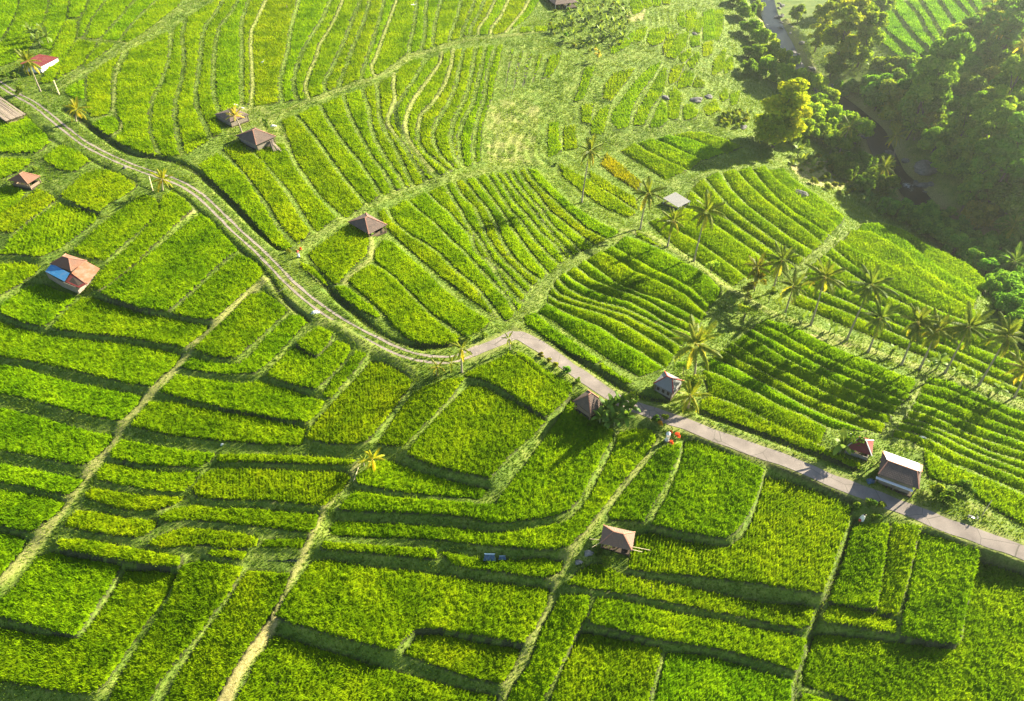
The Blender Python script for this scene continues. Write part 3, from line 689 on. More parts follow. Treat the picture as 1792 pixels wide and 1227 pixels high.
# ---------------------------------------------------------------- the rice, one object per paddy
NR = 0
WAVES = ('rippled', 'striped slope', 'grey shed and river', 'row of tall palms', 'yellow crowned')
def rice(it, P, lv, no):
    global NR
    lab, tint, rows, _, gap, grp, lines = it
    zc_, b, c, U = lv
    dist = math.sqrt(c[0] ** 2 + c[1] ** 2 + CAM_H ** 2)
    sc = float(np.clip(dist / 125.0, .95, 2.0)); s = .27 * sc
    r = random.Random(no); ang = r.uniform(-.35, .35) + (.0 if rows > .2 else r.uniform(-1, 1))
    wave = any(q in lab for q in WAVES)
    ca, sa = math.cos(ang), math.sin(ang)
    Lp = P - c; qx = Lp[:, 0] * ca + Lp[:, 1] * sa; qy = -Lp[:, 0] * sa + Lp[:, 1] * ca
    gxs = np.arange(qx.min() - .6, qx.max() + .8, s); gys = np.arange(qy.min() - .6, qy.max() + .8, s)
    A, B = np.meshgrid(gxs, gys); n = A.shape
    par = (np.arange(n[1]) % 2)[None, :] * np.ones(n)
    rg = np.random.default_rng(no)
    A = A + (rg.random(n) - .5) * s * .75 * (1 - .5 * rows); B = B + (rg.random(n) - .5) * s * .75
    X = A * ca - B * sa; Y = A * sa + B * ca
    WX, WY = X + c[0], Y + c[1]
    d, _ = seg_dist(X, Y, Lp, True); ins = inside(X, Y, Lp)
    d = np.where(ins, d, -d) - gap * .5 + (vnoise(WX, WY, 1.3, 11) - .5) * .18
    ok = d > 0
    ok &= ~cellmask(ROADM, WX, WY)
    cl = ok[:-1, :-1] & ok[1:, :-1] & ok[:-1, 1:] & ok[1:, 1:]
    if cl.sum() < 4: return
    if wave:                                    # rice raised towards the outer bund, shaped to darken near sides and brighten crests
        da = seg_dist(WX, WY, at(lines[0], .45)[:, :2])[0]; db = seg_dist(WX, WY, at(lines[1], .45)[:, :2])[0]
        hgt = r.uniform(1.05, 1.2) * (.72 + .45 * np.clip(da / (da + db + 1e-6), 0, 1)); e = 1 - (1 - np.clip(d / 1.9, 0, 1)) ** 2.1
    else: hgt = r.uniform(.62, .78); e = 1 - (1 - np.clip(d / .5, 0, 1)) ** 2.2
    rgh = .6 if wave else 1.0
    h = hgt * (e * .95) + rgh * ( (rg.random(n) - .60) * .36 * e) - .26 * e
    h += (vnoise(WX, WY, 3.1, 21) - .5) * .14 * e + (vnoise(WX, WY, .55, 22) - .5) * .26 * e
    h -= par * rows * .42 * e
    Z = b * (X * U[0] + Y * U[1]) + np.maximum(h, -.05)
    us = np.zeros(n, bool); us[:-1, :-1] |= cl; us[1:, :-1] |= cl; us[:-1, 1:] |= cl; us[1:, 1:] |= cl
    ix = -np.ones(n, np.int64); ix[us] = np.arange(us.sum())
    j, i = np.nonzero(cl)
    Fx = np.stack([ix[j, i], ix[j, i + 1], ix[j + 1, i + 1], ix[j + 1, i]], 1)
    Vx = np.stack([X[us], Y[us], Z[us]], 1)
    # leaf blades standing out of the canopy
    px_, py_, pz_ = X[us], Y[us], Z[us]; eu = e[us]; keep = rg.random(len(px_)) > par[us] * rows * .75
    px_, py_, pz_, eu = px_[keep], py_[keep], pz_[keep], eu[keep]; nb = len(px_); VV = [Vx]; FF = [Fx]; at0 = len(Vx)
    for q in range(2):
        a_ = rg.random(nb) * 6.283; bh = rg.uniform(.26, .52, nb) * (.75 + .25 * rgh) * (.3 + .7 * eu) * (.8 + .2 * sc); w_ = .058 * sc * rg.uniform(.7, 1.3, nb); ln = bh * rg.uniform(.15, .8, nb)
        ox = px_ + (rg.random(nb) - .5) * s * .9; oy = py_ + (rg.random(nb) - .5) * s * .9; oz = pz_ - .10
        c1, s1 = np.cos(a_), np.sin(a_)
        VV.append(np.stack([np.stack([ox - s1 * w_, oy + c1 * w_, oz], 1), np.stack([ox + s1 * w_, oy - c1 * w_, oz], 1),
                            np.stack([ox + c1 * ln + s1 * w_ * .25, oy + s1 * ln - c1 * w_ * .25, oz + bh + .08], 1), np.stack([ox + c1 * ln - s1 * w_ * .25, oy + s1 * ln + c1 * w_ * .25, oz + bh + .08], 1)], 1).reshape(-1, 3))
        FF.append(at0 + np.arange(nb * 4).reshape(-1, 4)); at0 += nb * 4
    Vx = np.concatenate(VV); Fx = np.concatenate(FF); NR += len(Fx)
    o = obj('rice_paddy', mesh_np('rice_paddy', Vx, Fx, M_RICE), loc=(c[0], c[1], zc_))
    k = r.uniform(.92, 1.08); o.color = (tint[0] * k, tint[1] * r.uniform(.95, 1.05), tint[2], 1)
    tag(o, lab, 'rice paddy', grp)
for no, (it, P, lv) in enumerate(PADDY): rice(it, P, lv, no)
print('rice paddies', len(PADDY), 'faces', NR)
# ---------------------------------------------------------------- more materials
def mat_plain(name, col, rough=.8, var=.3, scale=3.0, bump=.3, metal=0.0, spec=.3):
    g = NG(name); a = g.noise(scale, 4, rough=.65)
    c = g.ramp(a, [(.3, tuple(v * (1 - var) for v in col)), (.7, tuple(min(1, v * (1 + var)) for v in col))])
    return g.bsdf(c, rough, a, bump, .05, metal, spec)
def mat_leafy(name, dark, mid, light, trans=.35, scale=2.0, gloss=.02):
    g = NG(name); a = g.noise(scale, 2); t = g.attr('tint')
    f = g.math('ADD', g.math('MULTIPLY', a, .45), g.math('MULTIPLY', t, .55))
    c = g.ramp(f, [(.25, dark), (.5, mid), (.8, light)])
    c = g.mix(1.0, c, g.n('ObjectInfo').outputs['Color'], 'MULTIPLY')
    return g.leaf(c, trans, gloss, g.mix(1.0, c, (1.2, 1.1, .5), 'MULTIPLY'))
M_TREE = mat_leafy('tree_leaves', (.060, .13, .014), (.14, .24, .026), (.27, .34, .05), .52, 2.0, 0)
M_PALM = mat_leafy('palm_leaves', (.055, .12, .012), (.14, .21, .02), (.28, .29, .05), .5, 1.2, .01)
M_BANANA = mat_leafy('banana_leaves', (.06, .13, .02), (.11, .19, .03), (.18, .24, .05), .4, 1.5, .01)
M_GRASS = mat_leafy('grass_blades', (.07, .15, .012), (.155, .255, .022), (.27, .35, .05), .45, .8, 0)
M_BARK = mat_plain('bark', (.13, .10, .07), .9, .4, 6)
M_PTRUNK = mat_plain('palm_bark', (.34, .28, .21), .9, .3, 5)
M_WOOD = mat_plain('weathered_wood', (.22, .16, .11), .85, .35, 7)
M_BAMBOO = mat_plain('bamboo', (.55, .46, .26), .6, .2, 5)
M_PLASTER = mat_plain('plaster_wall', (.24, .20, .16), .9, .25, 2)
M_CONC = mat_plain('concrete', (.26, .24, .21), .9, .25, 2)
M_WHITE = mat_plain('white_cloth', (.82, .80, .76), .9, .06, 3)
M_RED = mat_plain('red_cloth', (.55, .08, .04), .85, .2, 4)
M_TARP = mat_plain('blue_plastic', (.06, .11, .19), .45, .4, 3)
M_DARK = mat_plain('dark_wood_and_interior_shade', (.07, .05, .035), .9, .3, 4)
M_ROCK = mat_plain('river_rock', (.15, .14, .13), .9, .45, 1.1, .8)
M_BLACK = mat_plain('black_plastic', (.02, .02, .022), .35, .2, 5, 0)
M_STEEL = mat_plain('bright_steel', (.6, .6, .62), .3, .1, 5, 0, .9)
def mat_roof(name, c1, c2, freq, rough=.85, stripes='V', stain=(.08, .07, .06), stain_amt=.4, metal=0.0):
    """tiles or corrugation laid out on the roof's own UV (metres across, metres down the slope)"""
    g = NG(name); uv = g.n('UVMap').outputs[0]; sx = g.n('SeparateXYZ', {0: uv})
    a = g.math('FRACT', g.math('MULTIPLY', sx.outputs[0], freq)); b = g.math('FRACT', g.math('MULTIPLY', sx.outputs[1], freq * .8))
    wave = g.math('SINE', g.math('MULTIPLY', sx.outputs[0], freq * 6.283))
    hgt = g.math('ADD', g.math('MULTIPLY', wave, .3), g.math('MULTIPLY', b, .8 if stripes == 'V' else .05))
    n1 = g.noise(.7, 4, rough=.7); n2 = g.noise(4.5, 3, rough=.7)
    c = g.mix(n2, c1, c2); f = g.n('Clamp', {0: g.math('MULTIPLY', g.math('SUBTRACT', n1, .45), stain_amt * 5)}).outputs[0]
    c = g.mix(g.math('MULTIPLY', f, .75), c, stain)
    return g.bsdf(c, rough, hgt, .8, .06, metal)
M_TILE = mat_roof('clay_tiles', (.17, .075, .045), (.28, .15, .095), 4, stain=(.13, .10, .085))
M_OLDTILE = mat_roof('weathered_clay_tiles', (.10, .07, .058), (.20, .14, .11), 4, stain=(.06, .055, .05), stain_amt=.6)
M_PINKTILE = mat_roof('pale_clay_tiles', (.19, .11, .08), (.31, .19, .14), 4, stain=(.20, .15, .13), stain_amt=.4)
M_GREYSHEET = mat_roof('grey_fibre_sheets', (.20, .20, .19), (.30, .29, .27), 6, stripes='C', stain=(.20, .20, .17))
M_REDSHEET = mat_roof('red_metal_sheets', (.16, .022, .016), (.24, .045, .035), 6, .5, 'C', (.22, .12, .10), .4)
M_RUST = mat_roof('rusty_sheets', (.34, .10, .04), (.46, .22, .12), 6, .7, 'C', (.50, .40, .33), .55)
M_BLUESHEET = mat_roof('blue_sheets', (.02, .17, .42), (.06, .30, .55), 6, .5, 'C', (.34, .36, .42), .35)
M_WHITESHEET = mat_roof('white_metal_sheets', (.78, .76, .72), (.86, .84, .80), 6, .45, 'C', (.6, .56, .5), .15)
M_RIDGE = mat_plain('ridge_tiles', (.42, .20, .13), .85, .3, 4)
M_REDRIDGE = mat_plain('red_ridge_caps', (.40, .05, .03), .7, .3, 4)
M_THATCH = mat_plain('dry_thatch', (.30, .24, .18), .95, .45, 9, .9)

def m_road():
    g = NG('worn_concrete'); a = g.noise(.35, 3); b = g.noise(7, 4, rough=.75)
    c = g.ramp(g.math('ADD', g.math('MULTIPLY', a, .6), g.math('MULTIPLY', b, .4)), [(.3, (.165, .138, .118)), (.5, (.25, .21, .18)), (.7, (.33, .28, .24))])
    crack = g.n('TexVoronoi', {'Vector': g.geo.outputs['Position'], 'Scale': .16, 'Randomness': 1.0}, feature='DISTANCE_TO_EDGE').outputs[0]
    c = g.mix(g.math('LESS_THAN', crack, .006), c, (.13, .115, .09))
    return g.bsdf(c, .95, b, .35, .03)
M_ROAD = m_road()
M_RUT = mat_plain('gravel_rut', (.30, .245, .20), .95, .35, 2.5, .6)
def m_water():
    g = NG('river_water'); n = g.noise(1.2, 4, rough=.6); f = g.attr('foam')
    fo = g.n('Clamp', {0: g.math('MULTIPLY', g.math('SUBTRACT', g.math('ADD', f, g.noise(1.6, 5, rough=.8)), 1.0), 5.0)}).outputs[0]
    c = g.mix(fo, (.008, .014, .015), (.75, .82, .86))
    return g.bsdf(c, .4, n, .5, .15, spec=.12)
M_WATER = m_water()

# ---------------------------------------------------------------- road, track, river
def ribbon(name, L, half, mat, off=0.0, jit=.1, lift=.014, seed=0, across=6, attrs=None):
    L = np.asarray(L)[:, :2]; T = np.gradient(L, axis=0); T /= np.linalg.norm(T, axis=1)[:, None] + 1e-9
    N = np.stack([-T[:, 1], T[:, 0]], 1); rg = np.random.default_rng(seed); n = len(L)
    half = np.broadcast_to(half, n); V = []
    jl = (vnoise(np.arange(n), np.zeros(n), 2.5, seed) - .5) * jit * 3; jr = (vnoise(np.arange(n), np.zeros(n), 2.5, seed + 9) - .5) * jit * 3
    for k in range(across + 1):
        t = k / across; o = off - half + (2 * half) * t + np.where(k == 0, jl, 0) + np.where(k == across, jr, 0)
        P = L + N * o[:, None]; V.append(np.stack([P[:, 0], P[:, 1], z0(P[:, 0], P[:, 1]) + lift], 1))
    V = np.stack(V, 1).reshape(-1, 3); k = np.arange(n * (across + 1)).reshape(n, across + 1)
    F = np.stack([k[:-1, :-1].ravel(), k[1:, :-1].ravel(), k[1:, 1:].ravel(), k[:-1, 1:].ravel()], 1)
    return V, F
hw = np.interp(np.arange(len(RDL)), [0, 6, 14, 20], [1.0, 1.15, 1.6, 1.35])
V, F_ = ribbon('road', RDL, hw, M_ROAD, seed=3)
tag(obj('road', mesh_np('road', V, F_, M_ROAD)), kind='structure')
Va, Fa = ribbon('track', TRL, .27, M_RUT, .78, .07, seed=5, across=2); Vb, Fb = ribbon('track', TRL, .27, M_RUT, -.78, .07, seed=6, across=2)
tag(obj('track', mesh_np('track', np.concatenate([Va, Vb]), np.concatenate([Fa, Fb + len(Va)]), M_RUT)), kind='structure')
n = len(RV); T = np.gradient(RV[:, :2], axis=0); T /= np.linalg.norm(T, axis=1)[:, None]; N = np.stack([-T[:, 1], T[:, 0]], 1); V = []; foam = []
cl = np.concatenate([[0], np.cumsum(np.linalg.norm(np.diff(RV[:, :2], axis=0), axis=1))])
ru, rv_ = project(RV[:, 0], RV[:, 1], RVZ)
fo = np.clip(1 - np.abs(rv_ - 325) / 35, 0, 1) * .62 + np.clip(1 - np.abs(rv_ - 5) / 22, 0, 1) * .38
for k in range(9):
    o = -4.2 + 8.4 * k / 8; P = RV[:, :2] + N * o
    V.append(np.stack([P[:, 0], P[:, 1], RVZ], 1)); foam.append(fo * (1 - abs(o) / 9))
V = np.stack(V, 1).reshape(-1, 3); foam = np.stack(foam, 1).ravel(); k = np.arange(n * 9).reshape(n, 9)
tag(obj('river_water', mesh_np('river_water', V, np.stack([k[:-1, :-1].ravel(), k[1:, :-1].ravel(), k[1:, 1:].ravel(), k[:-1, 1:].ravel()], 1), M_WATER, {'foam': foam})), kind='structure')

def gp(p, dz=0.0):
    """a point on the finished ground seen at pixel p"""
    a = at([p])[0]; return Vector((a[0], a[1], float(hz(a[0], a[1])) + dz))
def height_to(base, p):
    """where pixel p lies on the upright plane through base: gives the sideways lean and the height"""
    d = ray([p])[0]; t = base.y / d[1]; return d[0] * t, CAM_H + d[2] * t

pm = MB(); pp = at(pts('470,962 522,962 519,984 469,981'))
z = min(float(hz(p[0], p[1])) for p in pp) + .10
pm.poly([(p[0], p[1], z) for p in pp])
tag(pm.build('pond_water', M_WATER), kind='structure')

# ---------------------------------------------------------------- rocks
def rock_mesh(seed):
    rg = random.Random(seed); import bmesh
    bm = bmesh.new(); bmesh.ops.create_icosphere(bm, subdivisions=3, radius=1.0)
    off = Vector((rg.random() * 50, rg.random() * 50, rg.random() * 50))
    from mathutils import noise as NZ
    for v in bm.verts:
        n_ = v.co.normalized(); d = 1 + .38 * NZ.noise(n_ * 1.1 + off) + .16 * NZ.noise(n_ * 2.8 + off) + .06 * NZ.noise(n_ * 7 + off)
        v.co = n_ * d; v.co.z *= .6
    me = bpy.data.meshes.new('rock'); bm.to_mesh(me); bm.free(); me.materials.append(M_ROCK); return me
ROCKS = [rock_mesh(i) for i in range(5)]
def rock(p, sx, sy, sz, rz, label, group=None, name='boulder', dz=0.0):
    g = gp(p) if not isinstance(p, Vector) else p
    o = obj(name, ROCKS[int(rz * 10) % 5], loc=(g.x, g.y, g.z + dz + sz * .15)); o.scale = (sx, sy, sz); o.rotation_euler = (0, 0, rz)
    return tag(o, label, 'rock', group)
rock((1622, 296), 5.8, 3.6, 2.6, .5, 'great pale rock slab beside the river rapids')
rock((1603, 322), 2.2, 1.3, 1.0, 1.3, 'flat pale boulder below the great slab, upstream of two'); rock((1617, 326), 3.4, 1.5, 1.3, .15, 'long flat boulder lying across the river below the slab')
rock((1404, 341), 2.6, 1.6, 1.3, 2.2, 'grey boulder lying in the rice terraces below the dry slope')
rock((1218, 176), 2.6, 1.8, 1.7, .4, 'larger dark boulder of the pair on the rough terraces'); rock((1240, 170), 1.9, 1.5, 1.4, 1.1, 'smaller dark boulder of the pair on the rough terraces')
rock((1164, 172), 1.5, 1.2, 1.2, 2.0, 'dark round boulder alone among the rough rice patches'); rock((1215, 60), 1.6, 1.0, .9, 1.7, 'dark low boulder among the upper rough rice patches')
rock((1300, 223), 1.8, 1.2, 1.0, 1.0, 'grey boulder at the foot of the yellow crowned tree'); rock((219, 294), .5, .4, .7, .7, 'small grey stone standing beside the track')
for i in range(64):
    k = RNG.integers(2, len(RV) - 6); side = RNG.choice([-1, 1]); o = side * RNG.uniform(2.0, 7.5)
    P = RV[k, :2] + N[k] * o; s = RNG.uniform(.5, 1.9)
    u, v = project(P[0], P[1], RVZ[k])
    if not (1290 < u < 1660 and -20 < v < 370): continue
    rock(Vector((P[0], P[1], max(float(hz(P[0], P[1])), RVZ[k] - .3))), s, s * RNG.uniform(.6, .9), s * .75, RNG.uniform(0, 6), 'grey boulder on the river bank', 'boulders along the river')

# ---------------------------------------------------------------- trees
def crown_mesh(seed, clumps, nleaf, ls, name='crown', mat=None):
    """clumps: (x, y, z, r); leaf sprays spread through and over each clump"""
    rg = np.random.default_rng(seed); C = np.array([c[:3] for c in clumps]); Rr = np.array([c[3] for c in clumps])
    w_ = Rr ** 2 / (Rr ** 2).sum(); ci = rg.choice(len(clumps), nleaf, p=w_)
    n_ = rg.normal(size=(nleaf, 3)); n_ /= np.linalg.norm(n_, axis=1)[:, None]; n_[:, 2] = np.where(n_[:, 2] < -.5, -n_[:, 2], n_[:, 2])
    rad = Rr[ci] * (.55 + .5 * rg.random(nleaf)); P = C[ci] + n_ * rad[:, None] * np.array([1, 1, .85])
    d = n_ * .9 + rg.normal(size=(nleaf, 3)) * .55; d /= np.linalg.norm(d, axis=1)[:, None]
    a = np.cross(d, rg.normal(size=(nleaf, 3))); a /= np.linalg.norm(a, axis=1)[:, None] + 1e-9; b = np.cross(d, a)
    s = ls * rg.uniform(.6, 1.35, nleaf)[:, None]
    fold = d * s * .25
    V = np.stack([P - a * s, P - b * s * .55 + fold, P + a * s, P + b * s * .55 + fold], 1).reshape(-1, 3)
    F = np.arange(nleaf * 4).reshape(-1, 4); ct = rg.random(len(clumps))
    tint = np.repeat(np.clip(ct[ci] * .55 + rg.random(nleaf) * .45, 0, 1), 4)
    return mesh_np(name, V, F, mat or M_TREE, {'tint': tint})
def trunk_mesh(seed, h, r, clumps, name='trunk', mat=None):
    rg = random.Random(seed); m = MB(); top = Vector((rg.uniform(-.4, .4), rg.uniform(-.4, .4), h))
    P = [Vector((0, 0, -.3)), Vector((top.x * .3 + rg.uniform(-.1, .1), top.y * .3, h * .4)), top * .75 + Vector((0, 0, 0)), top]
    m.tube(P, [r * 1.25, r, r * .75, r * .5], 7)
    for c in clumps[:9]:
        s = P[1].lerp(P[3], rg.uniform(.2, .9)); e = Vector(c[:3]); mid = s.lerp(e, .5) + Vector((0, 0, -.15))
        m.tube([s, mid, e], [r * .42, r * .28, r * .1], 5)
    return m.mesh(name, mat or M_BARK)
TREES = {}
def tree_kind(kind, v):
    if (kind, v) in TREES: return TREES[kind, v]
    rg = random.Random(hash((kind == 'oval', kind == 'broad', kind == 'low', kind == 'sparse', v)) % 9999 + v * 17); cl = []
    if kind == 'broad':      # unit: about 8 m tall, crown radius 3.6
        for i in range(21):
            a = rg.uniform(0, 6.28); q = rg.uniform(0, 1) ** .6 * 3.0; z = 2.0 + rg.uniform(-.9, 3.4) * (1 - q / 5.0)
            cl.append((math.cos(a) * q, math.sin(a) * q, z, rg.uniform(.8, 1.45)))
        hgt, r, nl, ls = 3.2, .15, 3600, .33
    elif kind == 'oval':     # about 13 m tall, crown radius 3
        for i in range(70):
            z = rg.uniform(.9, 11.8); q = 2.9 * math.sqrt(max(0, 1 - ((z - 6.2) / 6.0) ** 2)) * rg.uniform(.45, .95); a = rg.uniform(0, 6.28)
            cl.append((math.cos(a) * q, math.sin(a) * q, z, rg.uniform(.8, 1.3)))
        hgt, r, nl, ls = 8, .22, 11000, .30
    elif kind == 'tall':     # about 16 m, open, uneven
        for i in range(44):
            a = rg.uniform(0, 6.28); z = rg.uniform(2.0, 15); q = (3.9 - abs(z - 9.5) * .32) * rg.uniform(.2, 1)
            cl.append((math.cos(a) * q, math.sin(a) * q, z, rg.uniform(.8, 1.5)))
        hgt, r, nl, ls = 11, .2, 8000, .33
    elif kind == 'low':      # shrub about 2 m
        for i in range(8):
            a = rg.uniform(0, 6.28); q = rg.uniform(0, .9); cl.append((math.cos(a) * q, math.sin(a) * q, rg.uniform(.35, 1.35), rg.uniform(.35, .6)))
        hgt, r, nl, ls = .8, .06, 700, .17
    else:                    # sparse, about 6 m
        for i in range(11):
            a = rg.uniform(0, 6.28); q = rg.uniform(.3, 1.9); cl.append((math.cos(a) * q, math.sin(a) * q, rg.uniform(2.4, 5.4), rg.uniform(.45, .9)))
        hgt, r, nl, ls = 3.6, .11, 620, .26
    nm = 'foliage' if kind == 'low' else 'crown'
    TREES[kind, v] = (trunk_mesh(v * 7 + len(kind), hgt, r, cl, 'stem' if kind == 'low' else 'trunk'), crown_mesh(v * 31 + len(kind), cl, nl, ls, nm))
    return TREES[kind, v]
def tree(p, kind, scale, label, group=None, col=(1, 1, 1), name='broadleaf_tree', cat='tree', v=None, sq=1.0):
    g = gp(p) if not isinstance(p, Vector) else p
    v = RNG.integers(0, 4) if v is None else v; t, c = tree_kind(kind, int(v)); s = scale
    e = empty(name, g, RNG.uniform(0, 6.28)); e.scale = (s * sq, s * sq, s)
    low = kind == 'low'; obj('stem' if low else 'trunk', t, e)
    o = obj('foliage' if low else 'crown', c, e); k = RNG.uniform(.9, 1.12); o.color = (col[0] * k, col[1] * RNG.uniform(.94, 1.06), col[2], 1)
    return tag(e, label, cat, group)

tree((1352, 258), 'oval', 1.75, 'tall oval tree with a yellow flowering crown by the river', col=(2.4, 1.85, .6), name='flowering_tree', sq=1.35)
tree((1458, 128), 'tall', 1.75, 'tallest leafy tree on the far river bank', col=(2.2, 1.7, 1.0), sq=1.25, v=0)
tree((1500, 118), 'tall', 1.5, 'second tall leafy tree beside the far terrace', col=(2.2, 1.7, 1.0), sq=1.2, v=1)
tree((1425, 92), 'tall', 1.3, 'tall leafy tree overhanging the upper river', col=(2.2, 1.7, 1.0), sq=1.1, v=2)
tree((1452, 135), 'broad', 1.5, 'pale leafy tree at the foot of the tallest tree', col=(1.5, 1.3, 1))
for p, s, c in [((1300, 32), .8, 1), ((1312, 62), .75, 1.1), ((1332, 80), .8, 1.25), ((1318, 105), .7, 1), ((1350, 108), .85, 1.3), ((1372, 122), .75, 1.1), ((1340, 135), .8, 1.25), ((1365, 150), .85, 1.4),
                ((1392, 160), .85, 1.3), ((1380, 182), .8, 1.1), ((1418, 172), .9, 1.4), ((1442, 188), .75, 1.3), ((1428, 198), .8, 1.15), ((1408, 222), .9, 1.4), ((1428, 240), .9, 1.25), ((1400, 258), .95, 1.1), ((1450, 228), .9, 1.3),
                ((1475, 238), .9, 1.35), ((1496, 252), .9, 1.5), ((1462, 262), .8, 1.1), ((1325, 20), .6, 1.2), ((1290, 10), .7, 1.0), ((1308, 130), .6, .9), ((1378, 215), .8, 1.2)]:
    tree(p, 'broad', s * 1.75, 'round bright green tree on the near river bank', 'round trees lining the near river bank', (1.7 * c, 1.55 * c, 1.3), 'bank_tree')
for p, s in [((1500, 300), .85), ((1478, 312), .7), ((1520, 325), .7), ((1540, 300), .75), ((1462, 296), .6), ((1505, 335), .6), ((1550, 340), .7)]:
    tree(p, 'broad', s * 1.6, 'dark shaded tree below the dry earth slope', 'dark trees between the dry slope and the river', (1.2, 1.25, 1.1), 'bank_tree')
def scatter(poly_px, spacing, seed, tries=6000):
    P = at(pts(poly_px))[:, :2]; rg = np.random.default_rng(seed); lo, hi = P.min(0), P.max(0); out = []
    for _ in range(tries):
        q_ = lo + rg.random(2) * (hi - lo)
        if not inside(q_[:1], q_[1:], P)[0]: continue
        if all((q_[0] - o[0]) ** 2 + (q_[1] - o[1]) ** 2 > spacing ** 2 for o in out): out.append(q_)
    return [Vector((a[0], a[1], float(hz(a[0], a[1])))) for a in out]
for g_ in scatter('1512,160 1540,140 1600,130 1652,100 1690,62 1720,40 1830,20 1850,440 1760,420 1690,395 1660,350 1655,300 1620,258 1580,250 1550,215', 5.6, 3):
    tree(g_, 'broad' if RNG.random() < .9 else 'tall', RNG.uniform(1.25, 2.1), 'dense green jungle tree on the slope across the river', 'jungle trees across the river', (RNG.uniform(1.1, 1.9), RNG.uniform(1.35, 1.75), 1.2), 'jungle_tree')
for g_ in scatter('1545,372 1640,372 1700,420 1850,470 1850,640 1790,600 1752,548 1722,492 1690,462 1650,432 1600,405', 4.2, 5):
    tree(g_, 'broad', RNG.uniform(.8, 1.25), 'low dark tree in the shaded gully below the rice slope', 'gully trees below the rice slope', (1.4, 1.7, 1.6), 'gully_tree')
for p, s, c, l in [((1535, 30), 1.3, (2.0, 1.7, 1.0), 'leafy tree at the top edge beside the far terrace'), ((1395, 40), 1.0, (1.6, 1.5, 1.0), 'leafy tree leaning over the top of the river'), ((1475, 20), 1.5, (2.1, 1.7, .9), 'leafy tree behind the tallest one on the far bank'), ((1478, 170), 1.0, (1.4, 1.5, 1.1), 'leafy tree on the far bank above the dark pool'), ((1530, 195), 1.1, (1.4, 1.5, 1.1), 'dome shaped tree on the far bank below the dark pool')]:
    tree(p, 'broad', s * 1.35, l, None, c, 'bank_tree')
for p, s, c, l in [((1320, 510), .9, (1.9, 1.05, .9), 'orange tinged sparse tree left of the palm row'), ((1303, 528), .8, (1.4, 1.0, .9), 'sparse tree with two thin trunks beside the grass path'),
                   ((1243, 480), .75, (2.6, 2.3, 2.6), 'pale bare twigged tree beside the tall leaning palm'), ((1301, 562), .85, (1.9, 1.7, 1.4), 'pale feathery tree over the grass path'), ((1345, 530), .7, (1.3, 1.2, 1), 'light green sparse tree between the short palms'),
                   ((1100, 712), .75, (1.7, 1.5, 1.1), 'pale green tree beside the dark roofed hut and the road'), ((1212, 690), .9, (1.6, 1.5, 1.2), 'pale leafy tree behind the grey roofed hut'), ((1195, 655), .7, (1.4, 1.3, 1), 'small leafy tree left of the palm behind the grey hut'),
                   ((1480, 785), .8, (.9, 1, 1.1), 'grey green tree behind the red roofed hut'), ((1785, 165), 1.1, (1.6, 1.4, 1), 'sunlit tree at the top right corner of the jungle')]:
    tree(p, 'sparse', s, l, None, c, 'sparse_tree')
tree((1045, 108), 'sparse', .8, 'dry tan leafless bush below the banana clump', None, (4.5, 2.6, 5), 'dry_bush', 'bush')
for p, s, c, l in [((1636, 868), 1.25, (1.1, 1.1, 1), 'large green bush at the corner of the white sheeted house'), ((1655, 872), 1.0, (1.2, 1.15, 1), 'smaller green bush right of the large one by the house'), ((1687, 858), 1.0, (1, 1.1, 1.2), 'rounded bush alone in the rice right of the house'),
                   ((947, 623), .5, (2.2, 1.3, 1), 'yellow shrub by the road, nearest the bend'), ((960, 633), .45, (1.9, 1.2, 1), 'yellow orange shrub by the road, second from the bend'), ((973, 642), .5, (2.2, 1.4, 1), 'yellow shrub by the road, third from the bend'),
                   ((993, 653), .75, (1.2, 1.4, 1.8), 'blue green shrub at the roadside above the dark hut'), ((1012, 668), .5, (1.3, 1.3, 1.2), 'small green shrub just left of the dark roofed hut'), ((1147, 735), .6, (.8, .95, 1), 'dark shrub on the verge, left of two'), ((1163, 735), .55, (1.1, 1.1, 1), 'rounded shrub on the verge, right of two'),
                   ((1520, 882), .7, (.9, 1, 1), 'dark shrub on the verge above the scarecrow'), ((1538, 886), .6, (1.2, 1.1, 1), 'lighter shrub on the verge right of the dark one'), ((1500, 886), .6, (1.2, 1.2, 1.1), 'shrub at the corner of the large row planted paddy'), ((1530, 905), .6, (1.1, 1.1, 1), 'low shrub behind the scarecrow'),
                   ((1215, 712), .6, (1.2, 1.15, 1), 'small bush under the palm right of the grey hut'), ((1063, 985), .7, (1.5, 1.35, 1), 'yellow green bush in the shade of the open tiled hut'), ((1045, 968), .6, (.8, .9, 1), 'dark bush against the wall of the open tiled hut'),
                   ((846, 590), .55, (1.2, 1.2, 1), 'bush above the track where the road begins'), ((820, 597), .6, (1.3, 1.3, 1), 'pale bush beside the small palms at the track'), ((505, 441), .5, (1.5, 1.3, 1), 'bush beside the small shrine at the track'), ((972, 290), .55, (1.2, 1.3, 1.1), 'green bush on the grass path below the rough slope'),
                   ((40, 165), 1.1, (1.2, 1.1, 1), 'bush under the leaning palm at the top left'), ((30, 140), 1.1, (.9, 1, 1), 'dark bush behind the track at the left edge'), ((62, 300), .6, (1.3, 1.2, 1), 'weedy bush right of the small brown hut'), ((12, 138), 1.0, (.9, 1, 1), 'dark shrub at the left edge above the track'),
                   ((665, 402), .4, (1.2, 1.2, 1), 'low shrub under the eaves of the brown tiled hut')]:
    tree(p, 'low', s * 1.25, l, None, c, 'shrub', 'bush')
